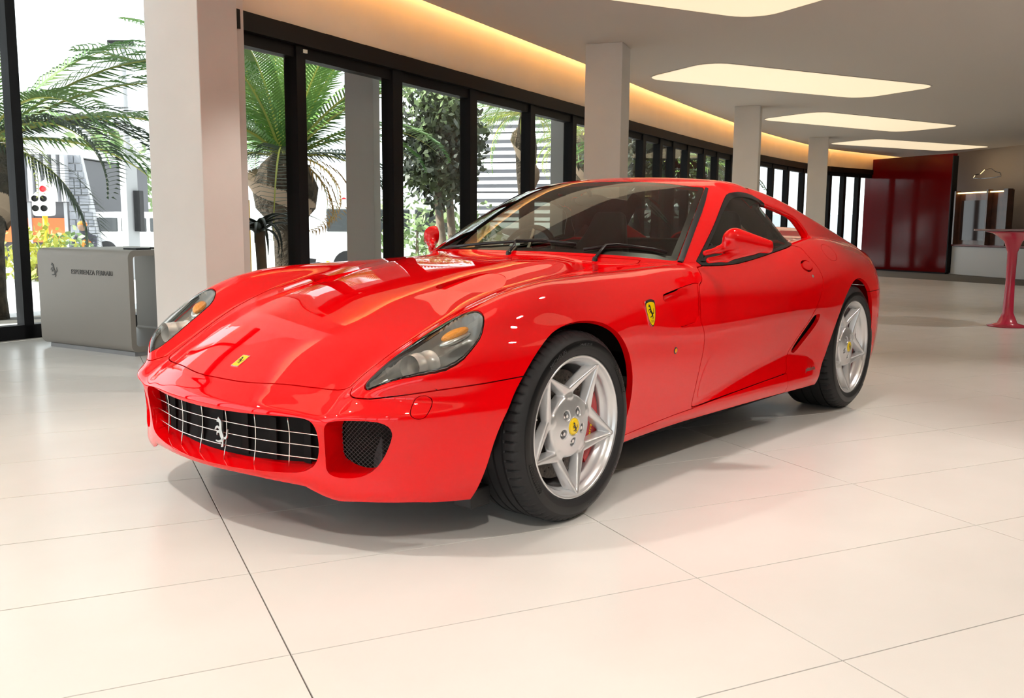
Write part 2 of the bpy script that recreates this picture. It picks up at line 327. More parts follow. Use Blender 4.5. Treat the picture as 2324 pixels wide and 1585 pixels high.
def field(B,x,y,z,tabs=None):
    s=np.abs(y)
    if tabs is None:
        t=B.T; T=t.samp(x,s); Tn=t.samp(x,s,t.G); W=B.W.samp(x,z); Wn=B.W.samp(x,z,B.W.G)
        N=B.N.samp(z,s); Nn=B.N.samp(z,s,B.N.G); Rr=B.R.samp(z,s); Rn=B.R.samp(z,s,B.R.G)
        G=B.G.samp(x,z); Gn=B.G.samp(x,z,B.G.G); Rf=B.Rf.samp(x,s); Rfn=B.Rf.samp(x,s,B.Rf.G)
    else: T,Tn,W,Wn,N,Nn,Rr,Rn,G,Gn,Rf,Rfn=tabs
    fT=(z-T)/Tn; fW=(s-W)/Wn; fN=(N-x)/Nn; fR=(x-Rr)/Rn
    b=smax(fT,fW,.07); b=smax(b,fN,.035); b=smax(b,fR,.10)
    zb=.135+.05*np.clip((x+.35)/.4,0,1)+.10*np.clip((x-2.9)/.8,0,1)+.055*np.clip((.56-s)/.12,0,1)*np.clip((-.3-x)/.2,0,1)
    b=smax(b,zb-z,.03)
    roof=(z-Rf)/Rfn
    # cabin narrows behind the door
    t=x-(2.02+(1.165-np.clip(z,.85,1.3))*.85); tp=np.minimum(.5*(t+np.sqrt(t*t+.0012))*1.15,.34)
    cab=smax(roof,(s-(G-tp))/Gn,.06)
    cab=smax(cab,x-3.35,.05)
    bz=np.interp(x,B.xg,B.bz); lz=np.interp(x,B.xg,B.lz)
    bl=smax(smax((z-bz)*.95,(s-G)/Gn,.035),(G-.055-s)/Gn,.02)
    bl=smax(bl,lz-z,.03); bl=smax(bl,1.70-x,.1); bl=smax(bl,x-3.3,.05)
    g=smax(smin(cab,bl,.025),.72-z,.05)
    return smin(b,g,.022)
def surface(B,h=.01,box=((-.95,3.76),(-1.02,1.02),(.08,1.36))):
    (x0,x1),(y0,y1),(z0,z1)=box
    x=np.arange(x0,x1,h); ny=int(round(y1/h)); s=np.arange(0,ny+1)*h; z=np.arange(z0,z1,h)
    X,S=np.meshgrid(x,s,indexing='ij'); X2,Z2=np.meshgrid(x,z,indexing='ij'); S3,Z3=np.meshgrid(s,z,indexing='ij')
    xs=lambda t:(t.samp(X,S)[:,:,None],t.samp(X,S,t.G)[:,:,None]); xz=lambda t:(t.samp(X2,Z2)[:,None,:],t.samp(X2,Z2,t.G)[:,None,:]); sz=lambda t:(t.samp(Z3,S3)[None],t.samp(Z3,S3,t.G)[None])
    tabs=[a.astype(np.float32) for a in (*xs(B.T),*xz(B.W),*sz(B.N),*sz(B.R),*xz(B.G),*xs(B.Rf))]
    F=np.empty((len(x),len(s),len(z)),np.float32)
    st=48
    for i in range(0,len(x),st):
        sl=slice(i,i+st)
        tb=[a if a.shape[0]==1 else a[sl] for a in tabs]
        F[sl]=field(B,x[sl,None,None].astype(np.float32),s[None,:,None].astype(np.float32),z[None,None,:].astype(np.float32),tb)
    F=np.concatenate([F[:,:0:-1],F],1); y=np.r_[-s[:0:-1],s]
    return nets(F,x,y,z)
def nets(F,x,y,z):
    I=F<0; nx,ny,nz=F.shape
    c=np.zeros((nx-1,ny-1,nz-1),np.int8)
    for a in(0,1):
        for b in(0,1):
            for d in(0,1): c+=I[a:nx-1+a,b:ny-1+b,d:nz-1+d]
    act=np.argwhere((c>0)&(c<8)); idx=-np.ones(c.shape,np.int32); idx[tuple(act.T)]=np.arange(len(act))
    P=np.zeros((len(act),3)); cnt=np.zeros(len(act))
    cor=[(a,b,d) for a in(0,1) for b in(0,1) for d in(0,1)]
    val={k:F[act[:,0]+k[0],act[:,1]+k[1],act[:,2]+k[2]].astype(float) for k in cor}
    for p in cor:
        for ax in range(3):
            if p[ax]==0:
                q=list(p); q[ax]=1; q=tuple(q); u,v=val[p],val[q]; m=(u<0)!=(v<0)
                t=np.where(m,u/np.where(m,u-v,1),0)
                o=np.array(p,float)[None]+np.eye(3)[ax]*t[:,None]
                P[m]+=o[m]; cnt[m]+=1
    P/=cnt[:,None]; h=np.array([x[1]-x[0],y[1]-y[0],z[1]-z[0]])
    V=np.array([x[0],y[0],z[0]])+(act+P)*h
    Q=[]
    for ax in range(3):
        sl0=[slice(None)]*3; sl1=[slice(None)]*3; sl0[ax]=slice(0,-1); sl1[ax]=slice(1,None)
        A=I[tuple(sl0)]; D=I[tuple(sl1)]; e=np.argwhere(A!=D); b,d=(ax+1)%3,(ax+2)%3
        e=e[(e[:,b]>0)&(e[:,d]>0)&(e[:,b]<F.shape[b]-1)&(e[:,d]<F.shape[d]-1)]
        ids=[]
        for (ob,od) in ((-1,-1),(0,-1),(0,0),(-1,0)):
            k=e.copy(); k[:,b]+=ob; k[:,d]+=od; ids.append(idx[tuple(k.T)])
        q=np.stack(ids,1); fl=A[tuple(e.T)]; q=np.where(fl[:,None],q,q[:,::-1]); Q.append(q)
    return V,np.concatenate(Q)
def grad(B,V,e=.003):
    g=np.empty_like(V)
    for a in range(3):
        d=np.zeros(3); d[a]=e; p=V+d; m=V-d
        g[:,a]=(field(B,*p.T)-field(B,*m.T))/(2*e)
    return g
def refine(B,V,n=3):
    for _ in range(n):
        f=field(B,*V.T); g=grad(B,V); st=f[:,None]*g/np.maximum((g*g).sum(1),.2)[:,None]
        l=np.linalg.norm(st,axis=1); st*=np.minimum(1,.006/np.maximum(l,1e-9))[:,None]
        V=V-st
    g=grad(B,V); return V,g/np.linalg.norm(g,axis=1)[:,None]
# ---------------------------------------------------------------- trimming the body into panels
class M3:
    def __init__(s,V,N,T): s.V,s.N,s.T=V,N,T
def compact(m):
    u=np.unique(m.T); r=-np.ones(len(m.V),int); r[u]=np.arange(len(u))
    return M3(m.V[u],m.N[u],r[m.T])
def clip(m,f):
    """keep the part where f<0 (f: value per vertex)"""
    ins=f<0; t=ins[m.T]; c=t.sum(1)
    full=m.T[c==3]; out=[full]; V=[m.V]; N=[m.N]; nv=len(m.V)
    part=m.T[(c==1)|(c==2)]
    if len(part):
        ti=ins[part]; k=ti.sum(1)
        # rotate so that the odd vertex is first
        odd=np.where((k==1)[:,None],ti,~ti).argmax(1); r=np.arange(len(part))
        a=part[r,odd]; b=part[r,(odd+1)%3]; d=part[r,(odd+2)%3]
        E=np.concatenate([np.stack([a,b],1),np.stack([a,d],1)]); Es=np.sort(E,1)
        key=Es[:,0].astype(np.int64)*nv+Es[:,1]; uk,inv=np.unique(key,return_inverse=True); ea=uk//nv; eb=uk%nv
        w=f[ea]/(f[ea]-f[eb]); w=np.clip(w,.0,1.)[:,None]
        V.append(m.V[ea]*(1-w)+m.V[eb]*w); n=m.N[ea]*(1-w)+m.N[eb]*w; N.append(n/np.linalg.norm(n,axis=1)[:,None])
        inv=inv.ravel()+nv; p=inv[:len(part)]; q=inv[len(part):]
        o=k==1
        out.append(np.stack([a,p,q],1)[o])
        o=~o; out.append(np.stack([p,b,d],1)[o]); out.append(np.stack([p,d,q],1)[o])
    return compact(M3(np.concatenate(V),np.concatenate(N),np.concatenate(out)))
def split(m,f,gap=.004):
    return clip(m,f+gap/2), clip(m,-f+gap/2)
def polysd(P,Q):
    """signed distance of points P (n,2) to polygon Q, negative inside"""
    Q=np.asarray(Q,float); d=np.full(len(P),1e9); ins=np.zeros(len(P),bool)
    for a,b in zip(Q,np.roll(Q,-1,0)):
        e=b-a; w=P-a; t=np.clip((w@e)/max(e@e,1e-12),0,1); d=np.minimum(d,((w-t[:,None]*e)**2).sum(1))
        c=(a[1]>P[:,1])!=(b[1]>P[:,1])
        if abs(b[1]-a[1])>1e-12: ins^=c&(P[:,0]<(b[0]-a[0])*(P[:,1]-a[1])/(b[1]-a[1])+a[0])
    return np.where(ins,-1,1)*np.sqrt(d)
def chaikin(Q,n=2,closed=True):
    Q=np.asarray(Q,float)
    for _ in range(n):
        if closed: R=np.roll(Q,-1,0); Q=np.stack([.75*Q+.25*R,.25*Q+.75*R],1).reshape(-1,2)
        else:
            R=Q[1:]; L=Q[:-1]; Q=np.concatenate([Q[:1],np.stack([.75*L+.25*R,.25*L+.75*R],1).reshape(-1,2),Q[-1:]])
    return Q
def field_poly(m,axes,Q,extra=None,pad=.06):
    S=np.stack([m.V[:,0],np.abs(m.V[:,1]),m.V[:,2]],1)[:,list(axes)]; Q=np.asarray(Q,float)
    lo=Q.min(0)-pad; hi=Q.max(0)+pad; k=((S>lo)&(S<hi)).all(1)
    if extra is not None: k&=extra<pad
    f=np.full(len(S),pad); f[k]=polysd(S[k],Q)
    if extra is not None: f=np.maximum(f,extra)
    return f
def bound(m):
    T=m.T; E=np.concatenate([T[:,[0,1]],T[:,[1,2]],T[:,[2,0]]]); k=E.min(1).astype(np.int64)*len(m.V)+E.max(1)
    u,i,c=np.unique(k,return_index=True,return_counts=True)
    return E[i[c==1]]
def lip(m,depth=.012,vec=None,tuck=.0):
    """turn the open edges inward so that a panel shows its thickness"""
    E=bound(m)
    if len(E)==0: return m
    u,inv=np.unique(E,return_inverse=True); inv=inv.reshape(-1,2)
    d=m.V[E[:,1]]-m.V[E[:,0]]; lat=np.cross(d,m.N[E[:,0]]); L=np.zeros((len(u),3)); np.add.at(L,inv[:,0],lat); np.add.at(L,inv[:,1],lat)
    L/=np.maximum(np.linalg.norm(L,axis=1),1e-9)[:,None]
    off=-m.N[u]*depth if vec is None else (vec(m.V[u],m.N[u]) if callable(vec) else np.asarray(vec)[None]*np.ones((len(u),1)))
    off=off-L*tuck
    n=len(m.V); k=len(u)
    V=np.concatenate([m.V,m.V[u],m.V[u]+off]); N=np.concatenate([m.N,L,L])
    a,b=inv[:,0]+n,inv[:,1]+n
    T=np.concatenate([m.T,np.stack([b,a,a+k],1),np.stack([b,a+k,b+k],1)])
    return M3(V,N,T)
def offset(m,d):
    return M3(m.V-m.N*(np.asarray(d)[:,None] if np.ndim(d) else d),m.N,m.T)
def join(*ms):
    V=[];N=[];T=[];n=0
    for m in ms: V.append(m.V);N.append(m.N);T.append(m.T+n);n+=len(m.V)
    return M3(np.concatenate(V),np.concatenate(N),np.concatenate(T))
def sides(m):
    l=m.V[:,1][m.T].mean(1)<0
    return compact(M3(m.V,m.N,m.T[l])),compact(M3(m.V,m.N,m.T[~l]))
HOODQ=[(-.797,-.2),(-.799,-.1),(-.80,0),(-.799,.05),(-.797,.1),(-.790,.16),(-.779,.22),(-.765,.28),(-.749,.34),(-.733,.40),(-.717,.45),(-.700,.495),(-.690,.517),(-.677,.531),(-.62,.532),(-.563,.54),(-.503,.546),(-.44,.556),(-.376,.566),(-.302,.574),(-.223,.58),(-.147,.587),(-.055,.592),(.06,.597),(.2,.604),(.35,.614),(.5,.628),(.65,.642),(.78,.652),(.85,.653),(.885,.643)]+[(.579+.74*s*s,s) for s in (.62,.58,.54,.5,.45,.4,.35,.3,.25,.2,.15,.1,.05,0)]+[(.58,-.2)]
WSQ=[(.603,-.2)]+[(.603+.74*s*s,s) for s in (0,.05,.1,.15,.2,.25,.3,.35,.4,.45,.5,.55,.6,.65,.7,.735)]+[(1.02,.746),(1.167,.707),(1.333,.657),(1.48,.608),(1.587,.572),(1.602,.555),(1.57,.505),(1.535,.40),(1.50,.288),(1.468,.18),(1.447,.1),(1.437,0),(1.437,-.2)]
SEALQ=[(1.012,.752),(1.167,.709),(1.333,.659),(1.48,.610),(1.585,.575),(1.604,.568),(1.609,.584),(1.49,.632),(1.387,.668),(1.176,.731),(1.026,.772)]
HLQ=[(-.704,.630),(-.70,.645),(-.66,.706),(-.615,.768),(-.559,.818),(-.50,.846),(-.45,.853),(-.405,.848),(-.363,.825),(-.335,.785),(-.333,.745),(-.345,.71),(-.394,.660),(-.466,.637),(-.538,.621),(-.605,.609),(-.66,.607),(-.692,.615)]
SWQ=[(1.078,.868),(1.208,.945),(1.417,1.060),(1.563,1.143),(1.64,1.183),(1.70,1.206),(1.78,1.217),(1.86,1.217),(1.943,1.209),(2.03,1.188),(2.085,1.163),(2.17,1.065),(2.255,.985),(2.235,.968),(2.19,.953),(2.042,.929),(1.82,.904),(1.591,.881),(1.443,.868),(1.257,.865)]
DOORQ=[(1.082,.868),(1.06,.845),(1.026,.811),(.990,.797),(.966,.785),(.945,.72),(.926,.643),(.95,.615),(.965,.585),(.968,.54),(.965,.50),(.952,.416),(.939,.33),(.932,.27),(.936,.262),(1.15,.272),(1.363,.281),(1.6,.293),(1.83,.304),(1.86,.312),(1.876,.335),(1.872,.37),(1.91,.415),(1.98,.50),(2.07,.588),(2.14,.655),(2.215,.735),(2.235,.78),(2.215,.835),(2.18,.89),(2.19,.953),(2.042,.929),(1.82,.904),(1.591,.881),(1.443,.868),(1.257,.865)]
INTQ=[(2.165,.588),(2.145,.594),(2.10,.590),(2.07,.572),(1.995,.500),(1.935,.418),(1.932,.405),(1.975,.398),(2.054,.465),(2.145,.545)]
ARCHF=[(-.455,.0),(-.447,.10),(-.437,.19),(-.425,.28),(-.405,.365),(-.371,.448),(-.322,.528),(-.255,.610),(-.18,.668),(-.10,.70),(-.01,.714),(.08,.710),(.165,.688),(.245,.648),(.31,.592),(.355,.525),(.382,.45),(.383,.37),(.362,.30),(.325,.245),(.283,.190),(.24,.13),(.20,0)]
ARCHR=[(2.17,0),(2.22,.17),(2.26,.265),(2.288,.339),(2.316,.414),(2.352,.489),(2.399,.560),(2.46,.634),(2.538,.695),(2.62,.737),(2.705,.757),(2.79,.756),(2.874,.733),(2.938,.694),(2.99,.612),(3.022,.52),(3.035,.43),(3.045,.32),(3.06,.18),(3.08,0)]
DUCTQ=[(.535,.419),(.56,.432),(.62,.440),(.69,.441),(.722,.428),(.731,.405),(.722,.37),(.70,.322),(.672,.28),(.64,.258),(.60,.249),(.555,.248),(.525,.262),(.521,.30),(.525,.37)]
GRILLEQ=[(0,.419),(.15,.421),(.30,.426),(.40,.430),(.45,.431),(.484,.424),(.500,.405),(.504,.36),(.499,.315),(.484,.278),(.45,.256),(.40,.246),(.30,.240),(.15,.235),(0,.234)]
VENTQ=[(.628,.742),(.636,.768),(.66,.772),(.83,.792),(.985,.806),(.955,.78),(.935,.72),(.918,.645),(.79,.628),(.752,.628)]
HVENTQ=[(-.055,.33),(-.04,.29),(.0,.283),(.19,.325),(.235,.36),(.225,.44),(.07,.535),(.03,.53),(-.02,.44)]
WASHQ=[(.757,.511),(.800,.517),(.806,.446),(.770,.445)]
HANDQ=[(2.150,.868),(2.085,.868),(2.055,.845),(2.060,.826),(2.115,.812),(2.165,.835)]
def bcut(s): return np.interp(s,[0,.529,.545,.58,.60,.654,.731,.82,.889,.935,1.1],[.62,.60,.522,.507,.503,.503,.515,.532,.544,.555,.58])
def sillz(x): return np.interp(x,[0,.28,.366,.934,1.363,1.85,2.0],[.236,.238,.241,.258,.281,.305,.31])
def build_panels(h=.01):
    B=make_tabs(); V,Q=surface(B,h)
    hf=V[:,1]>=-1e-6
    V,N=refine(B,V,1)
    m=M3(V,N,np.concatenate([Q[:,:3],Q[:,[0,2,3]]])); P={}
    S=lambda m:np.abs(m.V[:,1]); X=lambda m:m.V[:,0]; Z=lambda m:m.V[:,2]
    for A in(ARCHF,ARCHR):
        q=chaikin(A,2,False); m=clip(m,-field_poly(m,(0,2),q,.50-S(m)))
    P['underbody'],m=split(m,np.maximum(N_low(m),Z(m)-.26),0)
    P['hood'],m=split(m,field_poly(m,(0,1),HOODQ,.42-Z(m)))
    P['windshield'],m=split(m,field_poly(m,(0,1),WSQ,.86-Z(m)),.002)
    P['seal'],m=split(m,field_poly(m,(0,1),SEALQ,.86-Z(m)),.001)
    P['headlight_lens'],m=split(m,field_poly(m,(0,1),chaikin(HLQ,1),.53-Z(m)),.004)
    P['side_window'],m=split(m,field_poly(m,(0,2),chaikin(SWQ,1),.50-S(m)),.001)
    xt=2.02+(1.165-Z(m))*.85
    qf=np.maximum.reduce([xt+.012-X(m),.972-Z(m),X(m)-2.42,.25-S(m),S(m)-(B.G.samp(X(m),Z(m))-.034)-.5*np.clip(xt+.10-X(m),0,.06), -m.N[:,1]*np.sign(m.V[:,1])+.42])
    P['quarter_window'],m=split(m,qf,.002)
    rw=np.maximum.reduce([2.05-X(m),X(m)-3.0,S(m)-.50+.10*np.clip(X(m)-2.2,0,1),.95-Z(m),.40-m.N[:,2],S(m)-(B.G.samp(X(m),Z(m))-.12)])
    P['rear_window'],m=split(m,rw,.002)
    P['door'],m=split(m,field_poly(m,(0,2),chaikin(DOORQ,1),.60-S(m)),.0045)
    P['sill'],m=split(m,np.maximum.reduce([Z(m)-sillz(X(m)),.2-X(m),X(m)-1.868,.5-S(m)]),.003)
    bf=np.maximum(Z(m)-bcut(S(m)),X(m)+.15)
    P['front_bumper'],m=split(m,bf)
    P['hood_vent'],P['hood']=split(P['hood'],field_poly(P['hood'],(0,1),chaikin(HVENTQ,2)),0)
    P['front_fender'],m=split(m,np.maximum.reduce([X(m)-1.10,Z(m)-(.884-.02*np.clip(S(m)-.75,0,1)),.2-Z(m)]),.001)
    P['fender_vent'],P['front_fender']=split(P['front_fender'],field_poly(P['front_fender'],(0,2),chaikin(VENTQ,1),.6-S(P['front_fender'])),0)
    b=P['front_bumper']
    P['duct'],b=split(b,field_poly(b,(1,2),chaikin(DUCTQ,1),X(b)+.45),0)
    g=np.array([(-y,z) for y,z in GRILLEQ[::-1]]); gq=np.concatenate([np.array(GRILLEQ),g[1:-1]])
    F=np.full(len(b.V),.06); k=(X(b)<-.5)&(Z(b)<.5)&(Z(b)>.18); F[k]=polysd(np.stack([b.V[k,1],b.V[k,2]],1),chaikin(gq,1)); P['mouth'],b=split(b,F,0)
    F=np.full(len(b.V),.06); k=(b.V[:,0]<-.4)&(b.V[:,2]>.40); F[k]=polysd(np.stack([np.abs(b.V[k,1]),b.V[k,2]],1),chaikin(WASHQ,2)); P['washer_cover'],b=split(b,F,.0016)
    P['front_bumper']=b
    d=P['door']; P['door_handle'],P['door']=split(d,field_poly(d,(0,2),chaikin(HANDQ,1),.6-S(d)),.008)
    P['intake'],m=split(m,field_poly(m,(0,2),chaikin(INTQ,1),.6-S(m)),0)
    P['trunk_lid'],m=split(m,np.maximum.reduce([2.80-X(m),X(m)-3.66,S(m)-.56,.85-Z(m),.3-m.N[:,2],]),.004)
    rb=np.maximum.reduce([Z(m)-.67,2.7-X(m)]); P['rear_bumper'],m=split(m,rb,.004)
    P['fuel_cap'],m=split(m,np.maximum.reduce([np.hypot((X(m)-2.455)*.75,(Z(m)-.905)*1.25)-.055,.5-S(m),m.V[:,1],X(m)-2.7]),.0014)
    P['body_shell']=m
    return B,P
def N_low(m): return m.N[:,2]+.6
# ---------------------------------------------------------------- the car
RED=mat('red_paint',(.84,.0006,.003),.45,0,.0,1.0,.010)
GREY_TRIM=mat('black_trim',(.012,.012,.013),.35,0,.5)
RUBBER=mat('rubber_seal',(.01,.01,.011),.28,0,.5)
BLACK=mat('black_matt',(.006,.006,.006),.7,0,.2)
TYRE=mat('tyre_rubber',(.016,.016,.018),.55,0,.4)
TYRE_TXT=mat('tyre_lettering',(.05,.05,.055),.4,0,.5)
TYRE_BAND=mat('tyre_gloss_band',(.006,.006,.007),.3,0,.5)
ALU=mat('wheel_silver',(.74,.75,.77),.30,.75,.5,.4)
CHROME=mat('chrome',(.85,.85,.86),.08,1)
SATIN=mat('satin_metal',(.62,.62,.60),.28,1)
DISC=mat('ceramic_disc',(.20,.17,.15),.45,.4,.5,noise=(90,(.12,.11,.10),.4,.6))
CALIP=mat('caliper_red',(.45,.01,.015),.35,0,.5,.3)
YELLOW=mat('badge_yellow',(.95,.66,.0),.25,0,.5,.6)
INK=mat('badge_black',(.01,.01,.01),.3)
AMBER=mat('amber_plastic',(.95,.33,.01),.12,0,.6,.5,bump=(120,.6,.01))
WSG=glass('windscreen_glass',(.52,.55,.50),1.55)
SIDEG=glass('side_glass',(.45,.48,.44),1.5)
DARKG=glass('quarter_glass',(.05,.012,.014),1.6)
LENSG=glass('lamp_lens',(.93,.95,.95),1.45)
LEATHER=mat('dark_leather',(.028,.024,.02),.5,0,.4)
DASH=mat('dash_leather',(.022,.02,.018),.6,0,.3)
TAN=mat('headliner',(.10,.09,.075),.8)
LAMPH=mat('lamp_housing',(.27,.27,.26),.32,.4,.5)
B,PN=build_panels()
car=empty('car'); tag(car,'red two-door sports coupe parked in the middle of the tiled floor','car')
def put(name,m,material,parent=None):
    return mesh_np(name,m.V,m.T,m.N,material,car if parent is None else parent)
def pair(name,m,material,parent=None):
    a,b=sides(m); return [put(name,q,material,p) for q,p in zip((a,b),(parent or (None,None)))]
def onbody(p,d,span=.4,n=80):
    """slide point p along direction d until it meets the body surface"""
    p=np.array(p,float); d=np.array(d,float); t=np.linspace(0,span,n); f=field(B,*(p+d*t[:,None]).T); i=int(np.argmax(f<0))
    a,b=t[max(i-1,0)],t[i]
    for _ in range(22):
        m=(a+b)/2
        if field(B,*(p+d*m)[:,None])[0]<0: b=m
        else: a=m
    q=p+d*(a+b)/2; g=grad(B,q[None])[0]; return q,g/np.linalg.norm(g)
def frame(q,n,up):
    """matrix whose z is the surface normal and whose y leans to up"""
    n=Vector(n).normalized(); y=Vector(up); y=(y-n*y.dot(n)).normalized(); x=y.cross(n)
    return Matrix(((x.x,y.x,n.x,q[0]),(x.y,y.y,n.y,q[1]),(x.z,y.z,n.z,q[2]),(0,0,0,1)))
bonnet=put('hood',lip(PN['hood'],.016),RED)
hv=PN['hood_vent']
def dep(m): return np.clip((.25-m.V[:,0])/.27,0,1)*.016
for q in sides(hv):
    d=np.minimum(dep(q),1); f=offset(q,d); mesh_np('hood_vent',f.V,f.T,None,RED,car)
ws=put('windshield',PN['windshield'],WSG)
w=PN['windshield']; f=field_poly(w,(0,1),WSQ); fr=offset(clip(w,-(f+.026+.02*np.clip(.95-w.V[:,0]+.5*0,0,1)*0)),.003); put('frit_band',fr,GREY_TRIM,ws)
for q in sides(PN['seal']): put('windshield_seal',lip(offset(q,-.006),.012),RUBBER)
# bumper with its mouths
def back(dx,dz):
    def f(V,N): return np.stack([np.full(len(V),dx),np.zeros(len(V)),np.where(V[:,2]<.33,dz,0)],1)
    return f
fb=PN['front_bumper']
E0=bound(fb); 
def lipfn(V,N):
    o=-N*.014
    mo=(np.abs(V[:,1])<.512)&(V[:,2]<.435)&(V[:,2]>.228)&(V[:,0]<-.74)
    du=(np.abs(V[:,1])>=.512)&(np.abs(V[:,1])<.74)&(V[:,2]<.445)&(V[:,2]>.24)&(V[:,0]<-.64)
    o[mo]=np.stack([.042+.035*np.clip((.32-V[mo,2])/.05,0,1),-np.sign(V[mo,1])*.012*(np.abs(V[mo,1])>.45),np.where(V[mo,2]<.30,.022,-.004)],1)
    k=np.clip((.735-np.abs(V[du,1]))/.19,0.1,1)
    o[du]=np.stack([.02+.055*k,np.zeros(du.sum()),np.where(V[du,2]<.29,.035,0)*k],1)
    return o
bumper=put('front_bumper',lip(fb,vec=lipfn),RED)
gm=offset(PN['mouth'],0); gm.V=gm.V+np.array([.075,0,.012]); put('grille_backing',gm,BLACK)
for q in sides(PN['duct']):
    q=M3(q.V+np.array([.085,0,0]),q.N,q.T); put('duct_backing',q,BLACK)
pair('front_fender',lip(PN['front_fender'],.025),RED)
fv=PN['fender_vent']
for q in sides(fv):
    x,z=q.V[:,0],q.V[:,2]; top=np.interp(x,[.63,.66,.985],[.745,.772,.806])
    fd=field_poly(q,(0,2),chaikin(VENTQ,1)); q,_=split(q,np.maximum(fd+.006*np.clip((.80-q.V[:,0])/.03,.25,1),-1+0*fd),0); x,z=q.V[:,0],q.V[:,2]; top=np.interp(x,[.63,.66,.985],[.745,.772,.806])
    d=.002+(.012*np.clip((top-z)/.028,0,1))*np.clip((.97-x)/.25,0,1); q=offset(q,d); mesh_np('fender_vent',q.V,q.T,None,RED,car)
doors=pair('door',lip(PN['door'],.02),RED)
cuts=[put('door_handle',lip(offset(q,-.004),.016),RED,p) for q,p in zip(sides(PN['door_handle']),doors)]
for q in sides(PN['washer_cover']): put('washer_cover',lip(q,.01),RED)
put('fuel_cap',lip(PN['fuel_cap'],.008),RED)
pair('sill',lip(PN['sill'],.012),RED)
put('body_shell',lip(PN['body_shell'],.02),RED)
put('trunk_lid',lip(PN['trunk_lid'],.012),RED); put('rear_bumper',lip(PN['rear_bumper'],.02),RED)
put('rear_window',PN['rear_window'],WSG); pair('quarter_window',PN['quarter_window'],DARKG)
for q in sides(PN['intake']): put('side_intake',offset(q,.030),BLACK)
# side windows: rubber frame, glass, mirror sail
for q in sides(PN['side_window']):
    f=field_poly(q,(0,2),chaikin(SWQ,1)); x,z=q.V[:,0],q.V[:,2]
    bw=.014+.012*np.clip((z-1.10)/.1,0,1)+.030*np.clip((x-2.13)/.1,0,1)
    rub,gl=split(q,-(f+bw),0)
    sail=np.maximum(z-np.interp(x,[1.05,1.215,1.30,1.31],[.86,.955,.868,.0]),x-1.31)
    sl,gl=split(gl,sail,0)
    g=put('side_window',gl,SIDEG); put('window_seal',lip(offset(rub,-.003),.012),RUBBER,g); put('mirror_sail',lip(offset(sl,-.003),.01),GREY_TRIM,g)
# underbody and wheel housings
ub=MB(); ub.prism([(-.62,-.5),(-.45,-.60),(.2,-.58),(.40,-.80),(2.15,-.83),(2.3,-.6),(3.1,-.6),(3.3,-.7),(3.4,-.4),(3.4,.4),(3.3,.7),(3.1,.6),(2.3,.6),(2.15,.83),(.40,.80),(.2,.58),(-.45,.60),(-.62,.5)],.165,.20); ub.obj('underbody',BLACK,car)
for x,r in((-.01,.385),(2.68,.405)):
    for sg in(-1,1):
        b=MB(); a=[math.radians(k) for k in range(-12,193,6)]
        R=[[b.bm.verts.new((x+r*math.cos(t),sg*y,.345+r*math.sin(t))) for t in a] for y in(.52,.85)]
        for k in range(len(a)-1): b.bm.faces.new((R[0][k],R[0][k+1],R[1][k+1],R[1][k]))
        b.bm.faces.new(R[0]); o=b.obj('wheel_liner',BLACK,car)
# small front skid flap seen under the bumper
MB().box((-.40,-.80,.105),(-.30,-.72,.17),bev=.006).obj('air_deflector',GREY_TRIM,car)
# ---------------------------------------------------------------- wheels
def star_mesh(R,wd):
    T0=math.radians(57.5-72)
    def F(x,y,z):      # x,y in the wheel plane, z outward
        r=np.sqrt(x*x+y*y); th=np.arctan2(y,x)-T0; a=(th+PI/5)%(2*PI/5)-PI/5; u=r*np.cos(a); v=np.abs(r*np.sin(a))
        k=R/.2525
        A=np.array([.247*k,.0]); Bp=np.array([.100*k,.070*k]); e=Bp-A; L=e@e
        t=np.clip(((u-A[0])*e[0]+(v-A[1])*e[1])/L,0,1); d=np.hypot(u-A[0]-t*e[0],v-A[1]-t*e[1])
        fr=-.004-.030*np.clip((.25*k-r)/(.13*k),0,1)+.018*np.clip((.118-r)/.08,0,1)
        hw=.0045+.0115*t; rib=d-(hw+.22*np.clip(fr-z,0,.045)); rib=smax(rib,z-fr+.25*np.clip(d-hw*.5,0,1),.005); rib=smax(rib,(fr-.050+.02*t)-z,.006)
        hub=smax(r-.112-.15*np.clip(fr-z,0,.04),z-fr,.010); hub=smax(hub,-.075-z,.01)
        f=smin(rib,hub,.016)
        # bolt wells under every tip, cap seat
        bolt=np.hypot(u-.056,r*np.sin(a))-.0155; f=smax(f,-smax(bolt,(fr-.022)-z,.004),.005)
        f=smax(f,-smax(r-.0305,(fr-.004)-z,.002),.003)
        return f
    h=.0042; xs=np.arange(-R,R+h,h); zs=np.arange(-.092,.012,h)
    X,Y,Z=np.meshgrid(xs,xs,zs,indexing='ij'); V,Q=nets(F(X,Y,Z).astype(np.float32),xs,xs,zs)
    def gr(V,e=.0015):
        g=np.empty_like(V)
        for a in range(3):
            d=np.zeros(3); d[a]=e; g[:,a]=(F(*(V+d).T)-F(*(V-d).T))/(2*e)
        return g
    for _ in range(2):
        g=gr(V); s=F(*V.T)[:,None]*g/np.maximum((g*g).sum(1),.25)[:,None]; l=np.linalg.norm(s,axis=1)[:,None]; V=V-s*np.minimum(1,.003/np.maximum(l,1e-9))
    g=gr(V); N=g/np.maximum(np.linalg.norm(g,axis=1),1e-9)[:,None]
    return V,Q,N
